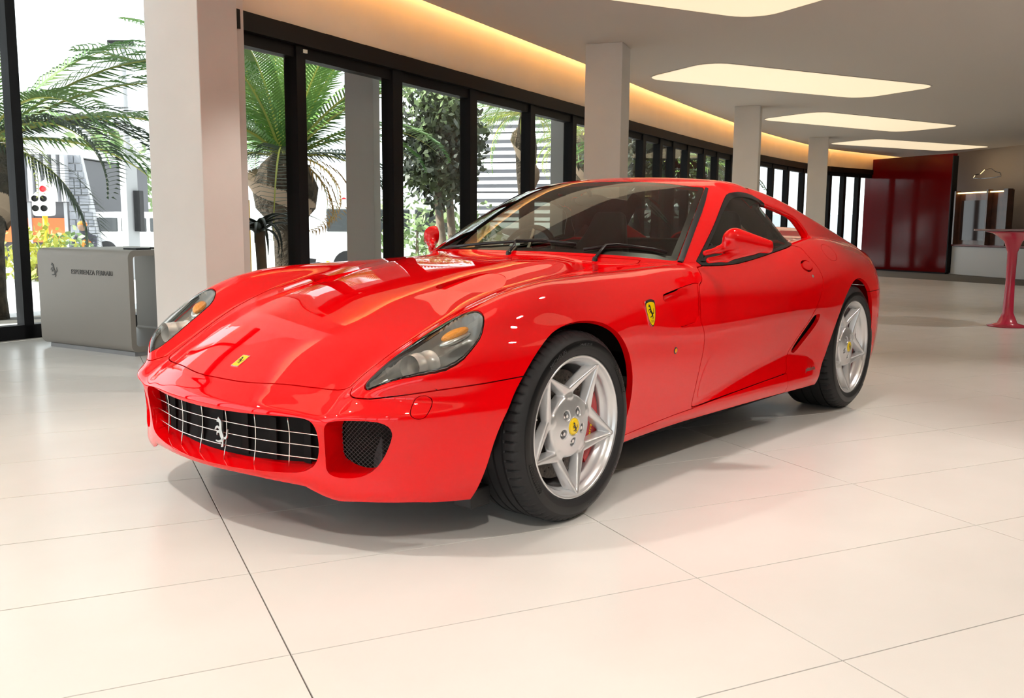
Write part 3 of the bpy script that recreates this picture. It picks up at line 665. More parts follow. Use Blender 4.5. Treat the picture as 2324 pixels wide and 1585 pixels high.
def tyre_mesh(r,rim,wd,slots):
    """tyre turned round local z (outward +z at the outer face), with shoulder slots and grooves"""
    hw=wd/2
    prof=[(rim-.004,-.012),(rim+.006,.004),(rim+.020,.0095),(rim+.040,.0105),(rim+.060,.0035),(r-.016,-.0095),(r-.007,-.0180),(r-.0025,-.030),(r-.001,-.044)]
    gro=[]; x=-.052
    ng=3
    st=(wd-.125)/ng
    full=list(prof)
    for i in range(ng+1):
        g0=-.060-i*st; full+=[(r,g0+.004),(r,g0),(r-.007,g0-.0015),(r-.007,g0-.0075),(r,g0-.009)]
    full+=[(r-.001,-wd+.04),(r-.004,-wd+.028),(r-.012,-wd+.016),(r-.03,-wd+.004),(rim+.05,-wd-.006),(rim+.01,-wd),(rim-.004,-wd+.012)]
    seg=slots*6; P=np.array(full); ang=np.arange(seg)*2*PI/seg
    R=np.repeat(P[:,0][:,None],seg,1); Z=np.repeat(P[:,1][:,None],seg,1)
    sh=(P[:,0]>r-.02)&(P[:,1]>-.056)
    for k in range(len(P)):
        if sh[k] and P[k,0]>r-.013:
            cut=(np.arange(seg)%6==0); R[k][cut]-=.006; 
    X=R*np.cos(ang); Y=R*np.sin(ang); V=np.stack([X,Y,Z],-1).reshape(-1,3)
    i,j=np.meshgrid(np.arange(len(P)-1),np.arange(seg),indexing='ij'); a=i*seg+j; b=i*seg+(j+1)%seg; c=b+seg; d=a+seg
    Q=np.stack([a,d,c,b],-1).reshape(-1,4); return V,Q
def ring_text(body,r0,size,ang,flip=False,space=1.0):
    """raised letters bent round the tyre wall at radius r0"""
    me=text_mesh(body,size,.0004,space=space); out=[]
    for v in me.vertices:
        x,y=v.co.x,v.co.y
        rr=r0+(-y if flip else y); t=ang-(x/r0)*(1 if not flip else -1)
        v.co=(rr*math.cos(t),rr*math.sin(t),v.co.z)
    return me
def make_wheel(name,x,r,R,wd,star,side,slots,label):
    # local frame: z outward. left side (-y): z -> -y
    sg=-1 if side=='left' else 1
    M=Matrix(((1,0,0,x),(0,0,sg,sg*.9445),(0,1,0,r),(0,0,0,1))) if sg<0 else Matrix(((-1,0,0,x),(0,0,1,.9445),(0,1,0,r),(0,0,0,1)))
    V,Q,N=star
    w=mesh_np('wheel',V,Q,N,ALU,car); w.matrix_local=M
    if label: w['label']=label
    b=MB(); b.lathe([(R+.002,-.016),(R+.003,-.004),(R+.001,.001),(R-.004,.0015),(R-.008,-.003),(R-.010,-.010),(R-.013,-.014),(R-.020,-.020),(R-.024,-.030),(R-.0245,-.046),(R-.031,-.050),(R-.033,-.060),(R-.033,-wd+.03),(R-.02,-wd+.01),(R,-wd+.005)],96); b.obj('rim_barrel',ALU,w,True)
    tv,tq=tyre_mesh(r,R,wd,slots); mesh_np('tire',tv,tq,None,TYRE,w).data.set_sharp_from_angle(angle=math.radians(35))
    b=MB(); b.lathe([(R+.028,.0107),(R+.0405,.0118),(R+.055,.0072)],96); b.obj('sidewall_band',TYRE_BAND,w,True)
    hz=-.034+.018
    b=MB(); b.lathe([(.0001,hz+.0045),(.022,hz+.004),(.0285,hz+.002),(.030,hz-.004)],40); cap=b.obj('center_cap',YELLOW,w,True)
    hb=horse_mesh(.036,.0008,flip=False); o=hb.obj('cap_emblem',INK,w); o.location=(0,0,hz+.0046)
    if sg>0: o.rotation_euler=(0,PI,0); o.location=(0,0,hz+.0056)
    for k in range(5):
        a=math.radians(57.5+72*k); b=MB(); b.lathe([(.0001,.006),(.006,.006),(.0065,.0),(.010,-.001),(.0105,-.012)],12); o=b.obj('lug_bolt',CHROME,w); o.location=(.054*math.cos(a),.054*math.sin(a),hz-.012)
    b=MB(); b.tube([(0,0,0),(.0,.0,.022)],[.004,.0035],8); o=b.obj('valve_stem',CHROME,w); a=math.radians(165); o.location=((R-.045)*math.cos(a),(R-.045)*math.sin(a),-.05)
    rd=.196
    b=MB(); b.lathe([(.085,-.092),(rd-.002,-.092),(rd,-.094),(rd,-.122),(rd-.002,-.124),(.085,-.124)],96,close=True)
    d=b.obj('brake_disc',DISC,w,auto=30)
    b=MB()
    for k in range(54):
        a=2*PI*k/54; rr=.12+.062*((k*7)%9)/8
        b.lathe([(.0001,.0004),(.0027,.0004),(.0027,-.002)],8,Matrix.Translation((rr*math.cos(a),rr*math.sin(a),-.0915)))
    tag(b.obj('disc_drilling',BLACK,w),kind='stuff')
    b=MB(); b.lathe([(.0001,-.085),(.075,-.085),(.084,-.092),(.084,-.12)],48); b.obj('disc_bell',GREY_TRIM,w,auto=30)
    b=MB(); a0=math.radians(-50); a1=math.radians(26); n=14
    for z0,z1,rin,rout in((-.088,-.058,.120,.206),(-.155,-.126,.120,.206),(-.150,-.060,.198,.215)):
        rows=[[b.bm.verts.new((q*math.cos(a0+(a1-a0)*i/n),q*math.sin(a0+(a1-a0)*i/n),z)) for q,z in((rin,z0),(rout,z0),(rout,z1-.004),(rout-.006,z1),(rin+.006,z1),(rin,z1-.004))] for i in range(n+1)]
        for A,D in zip(rows,rows[1:]):
            for k in range(6): b.bm.faces.new((A[k],A[(k+1)%6],D[(k+1)%6],D[k]))
        b.bm.faces.new(rows[0]); b.bm.faces.new(rows[-1][::-1])
    b.obj('brake_caliper',CALIP,w,auto=40)
    me=text_mesh('Ferrari',.024,.0004); o=link(bpy.data.objects.new('caliper_lettering',me),w); me.materials.append(YELLOW); a=math.radians(-14); o.location=(.165*math.cos(a),.165*math.sin(a),-.0572); o.rotation_euler=(0,0,a+PI/2)
    return w
def letters(w,R,items):
    for body,ang,size,flip,sp in items:
        me=ring_text(body,R+.0405,size,math.radians(ang),flip,sp); me.materials.append(TYRE_TXT); o=link(bpy.data.objects.new('tire_lettering',me),w); o.location=(0,0,.0122)
starF=star_mesh(.2525,.24); starR=star_mesh(.2655,.30)
wf=make_wheel('wheel',0,.339,.2525,.245,starF,'left',64,'front wheel with silver five-point star spokes and red caliper')
letters(wf,.2525,[('MICHELIN',118,.020,False,1.15),('245/40 ZR 19',85,.013,False,1.0),('MICHELIN',-38,.020,False,1.15),('PILOT SPORT 4',-72,.012,False,1.0)])
b=MB()
for a0 in (196,18):
    for k in range(26):
        for j in range(3):
            if (k+j)%2==0:
                a=math.radians(a0+k*.95); rr=.2525+.030+j*.007
                b.box((-.0032,-.0022,0),(.0032,.0022,.0008),Matrix.Translation((rr*math.cos(a),rr*math.sin(a),.0124))@Matrix.Rotation(a,4,'Z'))
tag(b.obj('sidewall_checks',INK,wf),kind='stuff')
make_wheel('wheel',0,.339,.2525,.245,starF,'right',64,None)
wr=make_wheel('wheel',2.75,.358,.2655,.30,starR,'left',56,None); make_wheel('wheel',2.75,.358,.2655,.30,starR,'right',56,None)
letters(wr,.2655,[('MICHELIN',118,.020,False,1.15),('MICHELIN',-60,.020,False,1.15)])
# ---------------------------------------------------------------- lamps, grille, badges, mirrors, cabin
def qframe(name,mb_or_me,material,q,n,up,parent=None,lift=0):
    o=mb_or_me if isinstance(mb_or_me,bpy.types.Object) else link(bpy.data.objects.new(name,mb_or_me))
    if not isinstance(mb_or_me,bpy.types.Object): o.data.materials.append(material)
    o.parent=car if parent is None else parent; o.matrix_local=Matrix.Translation(Vector(n)*lift)@frame(q,n,up); return o
for q in sides(PN['headlight_lens']):
    sg=-1 if q.V[:,1].mean()<0 else 1
    f=field_poly(q,(0,1),chaikin(HLQ,1)); t=np.clip((-f-.004)/.05,0,1)
    bowl=M3(q.V-np.array([-.35,0,.94])*(.004+.085*t*(2-t))[:,None]*1.0,q.N,q.T)
    h=mesh_np('headlight',bowl.V,bowl.T,None,LAMPH,car); h['label']='teardrop headlight with silver projector and amber turn signal' if sg<0 else 'headlight on the far side, seen edge on'
    put('lens_cover',q,LENSG,h)
    rim,_=split(q,-(f+.0035),0); put('lamp_gasket',lip(offset(rim,.0015),.02),RUBBER,h)
    lb=MB(); lb.lathe([(.0395,-.030),(.0405,.0),(.042,.004),(.042,.012),(.041,.014),(.041,.060),(.045,.062),(.045,.07)],40); pj=lb.obj('projector',mat('projector_silver',(.90,.89,.87),.3,.6) if sg<0 else bpy.data.materials['projector_silver'],h,True)
    pj.matrix_local=Matrix.Translation((-.560,sg*.708,.594))@Matrix.Rotation(math.radians(-6*sg),4,'Z')@Matrix.Rotation(PI/2,4,'Y')
    lb=MB(); lb.lathe([(.0001,-.0),(.016,.003),(.030,.012),(.0385,.026),(.0395,.03)],32); ln=lb.obj('projector_lens',mat('lamp_optic',(.035,.04,.045),.03,0,.9,1) if sg<0 else bpy.data.materials['lamp_optic'],h,True); ln.matrix_local=pj.matrix_local@Matrix.Translation((0,0,.016))
    a=MB(); a.sphere((0,0,0),.03,20,(1.65,.85,.55)); o=a.obj('turn_signal',AMBER,h,True); o.matrix_local=Matrix.Translation((-.410,sg*.738,.686))@Matrix.Rotation(math.radians(35)*sg,4,'Z')@Matrix.Rotation(math.radians(-22),4,'Y')
    a=MB(); a.sphere((0,0,0),.03,20,(1.9,1.05,.5)); o=a.obj('signal_reflector',SATIN,h,True); o.matrix_local=Matrix.Translation((-.410,sg*.738,.668))@Matrix.Rotation(math.radians(35)*sg,4,'Z')@Matrix.Rotation(math.radians(-22),4,'Y')
# grille bars follow the curve of the mouth
BAR=mat('grille_bar',(.80,.79,.74),.25,1)
def nx(y,z): return float(B.N.samp(np.array([z]),np.array([abs(y)]))[0])+.030
def inpoly(y,z,Q,pad): return polysd(np.array([[abs(y),z]]),Q)[0]<-pad
GP=chaikin([(0,.60)]+GRILLEQ+[(0,.10)],0)
for z in(.372,.333,.292):
    ys=[y for y in np.linspace(-.49,.49,41) if polysd(np.array([[abs(y),z]]),np.array([(-.2,.42),*GRILLEQ,(-.2,.23)]))[0]<-.004]
    b=MB(); b.tube([(nx(y,z),y,z) for y in ys],.0021,6); b.obj('grille_bar',BAR,car,True)
for y in(.36,.215,.07,-.075,-.22,-.36,):
    b=MB(); b.tube([(nx(y,z)+.002,y,z) for z in np.linspace(.245 if abs(y)<.3 else .258,.418,8)],.0021,6); b.obj('grille_bar',BAR,car,True)
# dark ribs deep in the mouth
for y in np.linspace(-.40,.40,7):
    b=MB(); b.box((nx(y,.33)+.030,y-.018,.265),(nx(y,.33)+.034,y+.018,.405)); b.obj('cooling_rib',BLACK,car)
b=horse_mesh(.100,.0022,puff=True); o=b.obj('grille_horse',SATIN,car); q=Vector((nx(-.068,.335)-.010,-.062,.335)); o.matrix_local=frame(q,(-1,0,.05),(0,-.12,1))
for sg in(-1,1):
    Q=chaikin(DUCTQ,1); b=MB()
    def px(s,z): return (float(B.N.samp(np.array([z]),np.array([s]))[0])+.072-.25*max(0,s-.66)*.9,sg*s,z)
    for k in range(-22,24):
        for dr in(1,-1):
            run=[]
            for t in np.linspace(-.2,.2,81):
                s,z=.625+t+k*.0145,.345+dr*t
                if polysd(np.array([[s,z]]),Q)[0]<.004: run.append((s,z))
            if len(run)>2: b.tube([px(*run[0]),px(*run[len(run)//2]),px(*run[-1])],.0009,4,False)
    tag(b.obj('duct_mesh',mat('wire_mesh',(.10,.10,.10),.4,.6) if sg<0 else bpy.data.materials['wire_mesh'],car),kind='stuff')
    b=MB(); b.box((-.655,sg*.60-.05,.265),(-.645,sg*.60+.03,.40),bev=.004); b.obj('duct_baffle',mat('baffle_grey',(.05,.05,.055),.5) if sg<0 else bpy.data.materials['baffle_grey'],car)
# badges
def poly_obj(name,P,t,material,inset=0):
    b=MB(); b.prism(P,-.001,t); return b.obj(name,material)
for sg in(-1,1):
    q,n=onbody((.503,sg*1.2,.706),(0,-sg,0),.5); f=-1*sg
    sh=[(-.041,.046),(-.020,.052),(0,.054),(.020,.052),(.041,.046),(.040,.02),(.034,-.010),(.022,-.036),(0,-.058),(-.022,-.036),(-.034,-.010),(-.040,.02)]
    sh=[tuple(p) for p in chaikin(sh,1)]
    o=qframe('fender_badge',poly_obj('fender_badge',sh[::-1],.0022,CHROME),None,q,n,(0,0,1)); o['label']='yellow shield badge with black horse and silver border'
    y=poly_obj('badge_field',[(x*.86,z*.86-.003) for x,z in sh][::-1],.0026,YELLOW); y.parent=o
    h=horse_mesh(.060,.0031).obj('badge_horse',INK,o); h.location=(0,.006,0)
    me=text_mesh('S F',.015,.0004,shear=.2); me.materials.append(INK); tx=link(bpy.data.objects.new('badge_lettering',me),o); tx.location=(0,-.033,.0028)
q,n=onbody((-.718,0,.9),(0,0,-1),.6)
o=qframe('hood_badge',poly_obj('hood_badge',[(-.021,-.031),(.021,-.031),(.021,.031),(-.021,.031)],.0022,CHROME),None,q,n,(1,0,0)); o['label']='yellow rectangular emblem with black horse and silver frame'
y=poly_obj('badge_field',[(-.0185,-.0285),(.0185,-.0285),(.0185,.0285),(-.0185,.0285)],.0026,YELLOW); y.parent=o
h=horse_mesh(.036,.0031).obj('badge_horse',INK,o); h.location=(0,.002,0)
for sg in(-1,1):
    q,n=onbody((.717,sg*1.2,.537),(0,-sg,0),.5)
    b=MB(); b.lathe([(.0001,.005),(.007,.0045),(.0105,.001)],20); o=qframe('side_marker',b.obj('side_marker',AMBER,None,True),None,q,n,(0,0,1))
    b=MB(); b.lathe([(.0105,.0025),(.0135,.002),(.015,-.001)],24); r=b.obj('marker_ring',GREY_TRIM,o,True)
    q,n=onbody((2.128,sg*1.2,.79),(0,-sg,0),.5)
    b=MB(); b.lathe([(.0001,.002),(.007,.002),(.009,-.001)],20); qframe('door_lock',b.obj('door_lock',SATIN,None,True),None,q,n,(0,0,1))
    q,n=onbody((2.125,sg*1.2,.302),(0,-sg,0),.5)
    me=text_mesh('pininfarina',.032,.0006,shear=.35,space=.92); qframe('script_lettering',me,SATIN,q,n,(0,0,1),lift=.001)
# mirrors
def mirror_mesh(sg):
    A=lambda P,a,b,ra,rb:_cap(P,np.array(a),np.array(b),ra,rb)
    def _cap(P,a,b,ra,rb,fl=1.0):
        e=b-a; t=np.clip(((P-a)@e)/(e@e),0,1); d=P-a-t[...,None]*e; return np.linalg.norm(d*np.array([fl,1,1]),axis=-1)-(ra+(rb-ra)*t)
    def F(x,y,z):
        P=np.stack([x,y,z],-1)
        h=_cap(P,np.array([1.215,.925,.985]),np.array([1.30,1.045,.955]),.052,.030,.85)
        h=smax(h,(x-1.262-.55*(y-.97)),.012)     # flat rear with the mirror glass
        h=smax(h,y-1.068,.012)
        u=smin(_cap(P,np.array([1.115,.835,.925]),np.array([1.16,.885,.942]),.0115,.014),_cap(P,np.array([1.16,.885,.942]),np.array([1.225,.945,.975]),.014,.030),.02)
        l=smin(_cap(P,np.array([1.125,.850,.893]),np.array([1.18,.905,.905]),.0135,.0165),_cap(P,np.array([1.18,.905,.905]),np.array([1.255,.985,.945]),.0165,.028),.02)
        return smin(h,smin(u,l,.004),.022)
    h=.0055; xs=np.arange(1.07,1.36,h); ys=np.arange(.80,1.10,h); zs=np.arange(.86,1.06,h); X,Y,Z=np.meshgrid(xs,ys,zs,indexing='ij')
    V,Q=nets(F(X,Y,Z).astype(np.float32),xs,ys,zs)
    def gr(V,e=.0015):
        g=np.empty_like(V)
        for a in range(3):
            d=np.zeros(3); d[a]=e; g[:,a]=(F(*(V+d).T)-F(*(V-d).T))/(2*e)
        return g
    for _ in range(2):
        g=gr(V); V=V-F(*V.T)[:,None]*g/np.maximum((g*g).sum(1),.3)[:,None]
    N=gr(V); N/=np.linalg.norm(N,axis=1)[:,None]
    if sg<0:
        V=V*np.array([1,-1,1]); N=N*np.array([1,-1,1]); Q=Q[:,::-1]
    return V,Q,N
for sg in(-1,1):
    V,Q,N=mirror_mesh(sg); o=mesh_np('door_mirror',V,Q,N,RED,car); o['label']='red door mirror on two slim arms'
    b=MB(); b.sphere((0,0,0),.04,20,(.12,1.5,.9)); g=b.obj('mirror_glass',CHROME,o,True); g.location=(1.268,sg*.985,.968); g.rotation_euler=(0,0,-sg*.5)
# wipers
def glasspt(x,s,l=.012):
    q,n=onbody((x,s,1.6),(0,0,-1),1.2,200); return q+n*l
for nm,bl,ar in(('wiper',[(.665,.31),(.640,.15),(.645,.012),(.668,-.099),(.712,-.214),(.738,-.306),(.765,-.385)],[(.585,-.145),(.640,-.135),(.672,-.120),(.715,-.235),(.722,-.255)]),('wiper',[(.755,-.43),(.815,-.48),(.872,-.534),(.925,-.591),(.975,-.65),(1.01,-.70)],[(.735,-.505),(.80,-.495),(.835,-.495),(.872,-.525),(.925,-.585)])):
    b=MB(); b.tube([glasspt(x,s,.010) for x,s in bl],.0045,6,flat=(1.5,.7)); w_=b.obj(nm,RUBBER,car,True)
    P=[glasspt(x,s,l) for (x,s),l in zip(ar,(.008,.014,.018,.016,.013))]
    b=MB(); b.tube(P,[.008,.007,.006,.0045,.0035],8,flat=(.7,1.2)); b.obj('wiper_arm',GREY_TRIM,w_,True)
    b=MB(); b.lathe([(.0001,.009),(.009,.008),(.012,.0),(.012,-.02)],20); h=b.obj('wiper_pivot',GREY_TRIM,w_,True); h.location=glasspt(*ar[0],.006)
# cabin
b=MB(); b.prism([(.62,-.55),(.9,-.74),(1.5,-.78),(2.45,-.70),(2.45,.70),(1.5,.78),(.9,.74),(.62,.55)],.24,.28); b.obj('cabin_floor',DASH,car)
dv=[(.66,.50),(.66,.86),(.80,.895),(.98,.915),(1.13,.905),(1.20,.86),(1.22,.76),(1.12,.55)]
b=MB(); R=[]
for y in np.linspace(-.70,.70,17):
    k=1-.0*abs(y); bump=.035*math.exp(-((y-.37)/.20)**2)
    sh=.62*y*y*.6
    R.append([b.bm.verts.new((x+sh*(1 if x<1.0 else .3),y,z+(bump if .85<z else 0)-.05*max(0,abs(y)-.5))) for x,z in dv])
for A,D in zip(R,R[1:]):
    for k in range(len(dv)): b.bm.faces.new((A[k],A[(k+1)%len(dv)],D[(k+1)%len(dv)],D[k]))
b.bm.faces.new(R[0]); b.bm.faces.new(R[-1][::-1]); b.obj('dashboard',DASH,car,auto=50)
b=MB(); 
n=40; b.tube([(0,.182*math.cos(2*PI*k/n),.182*math.sin(2*PI*k/n)) for k in range(n+1)],.0155,10,False); st=b.obj('steering_wheel',LEATHER,car,True); st.matrix_local=Matrix.Translation((1.36,.37,.865))@Matrix.Rotation(math.radians(24),4,'Y')
b=MB(); b.lathe([(.0001,-.02),(.055,-.018),(.065,0),(.0001,.01)],24,Matrix.Rotation(PI/2,4,'Y')); b.obj('steering_hub',LEATHER,st,True)
for a in(90,210,330):
    b=MB(); a=math.radians(a); b.tube([(0,.05*math.cos(a),.05*math.sin(a)),(0,.175*math.cos(a),.175*math.sin(a))],.012,6); b.obj('steering_spoke',SATIN,st)
def seat(y):
    def sec(pts,w,th):
        b=MB(); R=[]
        for x,z,hw,t,bl in pts:
            R.append([b.bm.verts.new((x+dx*t,y+hw*dy,z+dz*t)) for dy,dx,dz in ((-1,-.9+bl,.3),(-.72,-.35,.1),(0,-.15,0),(.72,-.35,.1),(1,-.9+bl,.3),(.95,.9,-.3),(0,1.,-.3),(-.95,.9,-.3))])
        for A,D in zip(R,R[1:]):
            for k in range(8): b.bm.faces.new((A[k],A[(k+1)%8],D[(k+1)%8],D[k]))
        b.bm.faces.new(R[0]); b.bm.faces.new(R[-1][::-1]); return b
    b=sec([(1.90,.40,.24,.09,-.5),(1.96,.55,.25,.09,-.6),(2.03,.72,.25,.08,-.6),(2.09,.86,.22,.075,-.3),(2.13,.95,.165,.06,.2),(2.16,1.03,.135,.055,.5),(2.18,1.10,.12,.05,.6),(2.185,1.13,.09,.035,.6)],0,0)
    o=b.obj('seat',LEATHER,car,True); m=o.modifiers.new('sub','SUBSURF'); m.levels=m.render_levels=2
    c=MB(); c.box((1.38,y-.25,.30),(1.95,y+.25,.46),bev=.06); c.obj('seat_cushion',LEATHER,o,True)
seat(.37); seat(-.37)
b=MB(); b.box((2.30,-.62,.3),(2.36,.62,.97),bev=.02); b.obj('rear_bulkhead',DASH,car)
b=MB(); b.box((2.30,-.52,.93),(2.72,.52,.97),bev=.02); b.obj('parcel_shelf',DASH,car)
b=MB(); b.box((1.0,-.15,.3),(2.1,.15,.56),bev=.04); b.obj('center_console',DASH,car)
b=MB(); b.sphere((0,0,0),.05,16,(.35,2.1,.62)); o=b.obj('rear_view_mirror',GREY_TRIM,car,True); o.location=(1.44,0,1.175)
b=MB(); b.tube([(1.44,0,1.19),(1.40,0,1.235)],.012,8); b.obj('mirror_stalk',GREY_TRIM,o)
bpy.data.objects['mirror_stalk'].matrix_parent_inverse=o.matrix_basis.inverted()
# headlining: the inside of the roof
r_=clip(PN['body_shell'],np.maximum.reduce([.78-PN['body_shell'].V[:,2],PN['body_shell'].V[:,0]-2.75,.9-PN['body_shell'].V[:,0],np.abs(PN['body_shell'].V[:,1])-.93])); r_=offset(r_,.016); put('headliner',M3(r_.V,-r_.N,r_.T[:,::-1]),TAN)
for q,dr in zip(sides(PN['door']),doors):
    q=offset(clip(q,.45-q.V[:,2]),.03); put('door_lining',M3(q.V,-q.N,q.T[:,::-1]),DASH,dr)
# rear lamps and exhausts, out of sight but there
for sg in(-1,1):
    b=MB(); b.lathe([(.0001,.012),(.055,.010),(.070,.0)],28); o=b.obj('tail_light',mat('tail_red',(.5,.0,.0),.1,0,.5,.5) if sg<0 else bpy.data.materials['tail_red'],car,True); q,n=onbody((4.2,sg*.62,.80),(-1,0,0),1.2,200); o.matrix_local=frame(q,n,(0,0,1))
    for y in(.42,.56):
        b=MB(); b.tube([(3.45,sg*y,.23),(3.68,sg*y,.23)],.045,20); b.obj('exhaust_pipe',CHROME,car,True)
# ---------------------------------------------------------------- the showroom
WHITE=mat('white_wall',(.78,.755,.73),.65,0,.3,noise=(3,(.75,.725,.70),.35,.65))
CEIL=mat('ceiling_paint',(.70,.64,.59),.8,0,.2)
FRAME=mat('black_frame',(.009,.009,.011),.5,0,.2)
TILE=mat('floor_tile',(.80,.785,.765),.24,0,.45,noise=(2.2,(.75,.735,.71),.3,.75))
GROUT=mat('tile_joint',(.12,.11,.10),.9)
PANE=glass('window_pane',(.93,.96,.95),1.35)
COVE=mat('cove_strip',(1,.7,.3),.5,emit=(1,.47,.07),estr=COVE_E)
PANEL=mat('light_panel',(.9,.85,.75),.6,emit=(1,.80,.52),estr=PANEL_E)
H=2.9
FAC=np.array([(1.1,2.69),(3.94,3.2475),(6.87,3.823),(8.40,4.17),(10.8,4.64),(13.13,5.05),(14.98,5.333),(16.8,5.53),(18.6,5.66),(19.83,5.60),(21.94,5.22),(23.6,4.9)])
FS=np.r_[0,np.cumsum(np.hypot(*np.diff(FAC,axis=0).T))]
def fpt(s,off=0.):
    """point on the glazing line at arc length s, off metres outwards"""
    p=np.array([np.interp(s,FS,FAC[:,0]),np.interp(s,FS,FAC[:,1])]); q=np.array([np.interp(s+.05,FS,FAC[:,0]),np.interp(s+.05,FS,FAC[:,1])])-np.array([np.interp(s-.05,FS,FAC[:,0]),np.interp(s-.05,FS,FAC[:,1])]); q/=np.hypot(*q)
    return p+np.array([-q[1],q[0]])*off
def struct(o): o['kind']='structure'; return o
def hexa(b,P0,P1,off0,off1,z0,z1):
    """box standing on the line P0-P1 between two offsets to its left"""
    P0,P1=np.array(P0,float),np.array(P1,float); d=(P1-P0)/np.hypot(*(P1-P0)); n=np.array([-d[1],d[0]])
    q=[P0+n*off0,P1+n*off0,P1+n*off1,P0+n*off1]; A=[b.bm.verts.new((*p,z0)) for p in q]; B_=[b.bm.verts.new((*p,z1)) for p in q]
    b.bm.faces.new(A[::-1]); b.bm.faces.new(B_)
    for k in range(4): b.bm.faces.new((A[k],A[(k+1)%4],B_[(k+1)%4],B_[k]))
# floor: single tiles
b=MB(); b.box((-10,-10,-.25),(26,8,-.004)); floor=struct(b.obj('floor',GROUT))
TA,TB,TT_=1.2036,.5799,1.12477
d1=np.array([math.cos(TT_),math.sin(TT_)]); d2=np.array([-d1[1],d1[0]]); o0=np.array([-1.37904,1.59969])
cells=[]
for i in range(-22,14):
    for j in range(-40,40):
        c=o0-d2*((i+.5)*TA)-d1*((j+.5)*TB)
        if -9.4<c[0]<24.5 and -9.4<c[1]<7:
            v=np.array([*c,0])-np.array(CAMP); dep=v@_f; sx=(v@_r)/max(dep,.1); sy=(v@_u)/max(dep,.1)
            cells.append((np.hypot(*v[:2])+(0 if dep>.5 and abs(sx)<.62 and sy>-.5 else 100),c))
cells.sort(key=lambda q:q[0])
me=None
for k,(dist,c) in enumerate(cells[:300]):
    if me is None:
        b=MB(); b.box((-TB/2+.0019,-TA/2+.0019,-.012),(TB/2-.0019,TA/2-.0019,0),bev=.0012); t=b.obj('tile',TILE,floor); me=t.data
    else: t=link(bpy.data.objects.new('tile',me),floor)
    t.location=(*c,0); t.rotation_euler=(0,0,TT_)
b=MB()
for dist,c in cells[300:]:
    b.box((-TB/2+.0015,-TA/2+.0015,-.01),(TB/2-.0015,TA/2-.0015,0),Matrix.Translation((*c,0))@Matrix.Rotation(TT_,4,'Z'))
tag(b.obj('tile_field',TILE,floor),kind='stuff')
# main ceiling with its edge along the cove, lights let into it
edge=[tuple(fpt(s,-.20)) for s in np.linspace(0,FS[-1],40)]
left=[(-9.5,2.69-.20-10.6*.19)]
poly=[(-9.5,-9.5),(25,-9.5),(25,4.6)]+edge[::-1]+left
b=MB(); b.prism(poly,H,H+.10); struct(b.obj('ceiling',CEIL))
def rrect(cx,cy,ang,L,W,r=.30,n=7):
    P=[]
    for sx,sy,a0 in((1,1,0),(-1,1,90),(-1,-1,180),(1,-1,270)):
        for k in range(n+1):
            a=math.radians(a0+90*k/n); P.append((sx*(L/2-r)+r*math.cos(a),sy*(W/2-r)+r*math.sin(a)))
    c,s=math.cos(ang),math.sin(ang); return [(cx+x*c-y*s,cy+x*s+y*c) for x,y in P]
for k,(cx,cy,an) in enumerate([(9.12,2.14,-24.6),(14.20,2.98,-20.0),(19.25,3.62,-24),(3.45,1.15,-24.6),(-1.2,.35,-24.6),(-6.4,-.5,-24.6),(3.2,-4.6,-24.6),(-3.0,-5.2,-24.6)]):
    p=empty('ceiling_light',(cx,cy,H)); q=rrect(0,0,math.radians(an),3.75,1.36)
    b=MB(); b.prism(q,-.004,.03); b.obj('diffuser',PANEL,p)
    q2=rrect(0,0,math.radians(an),3.79,1.40,.32); b=MB(); n=len(q); A=[b.bm.verts.new((x,y,-.006)) for x,y in q]; D=[b.bm.verts.new((x,y,-.006)) for x,y in q2]; E=[b.bm.verts.new((x,y,.02)) for x,y in q2]
    for i in range(n):
        b.bm.faces.new((A[i],A[(i+1)%n],D[(i+1)%n],D[i])); b.bm.faces.new((D[i],D[(i+1)%n],E[(i+1)%n],E[i]))
    b.obj('trim_ring',CEIL,p)
    lab=['large glowing rounded ceiling panel nearest, right of the second column','second glowing rounded ceiling panel, beyond the middle column','farthest glowing rounded ceiling panel, above the red wall'][k] if k<3 else ['glowing ceiling panel directly above the car','glowing ceiling panel above the car nose','glowing ceiling panel by the front windows','glowing ceiling panel right of the car','glowing ceiling panel above the camera'][k-3]
    tag(p,lab,'ceiling light','glowing ceiling panels')
# fascia over the glazing, cove strip
S=np.linspace(0,FS[-1],48)
b=MB()
for s0,s1 in zip(S,S[1:]): hexa(b,fpt(s0),fpt(s1),0,.18,2.455+.004*s0,3.12)
struct(b.obj('wall_fascia',WHITE))
b=MB()
for s0,s1 in zip(S,S[1:]): hexa(b,fpt(s0,-.34),fpt(s1,-.34),0,.34,3.12,3.2)
struct(b.obj('trim_1',CEIL))
b=MB()
for s0,s1 in zip(S,S[1:]): hexa(b,fpt(s0,-.30),fpt(s1,-.30),0,.05,H+.105,H+.125)
for k in range(12):
    a=(1.1-10.6*(k+1)/12,2.69-.19*10.6*(k+1)/12-.30); c=(1.1-10.6*k/12,2.69-.19*10.6*k/12-.30); hexa(b,a,c,0,.05,H+.105,H+.125)
tag(b.obj('cove_lamp',COVE),'warm orange strip light hidden in the ceiling edge above the windows','strip light')
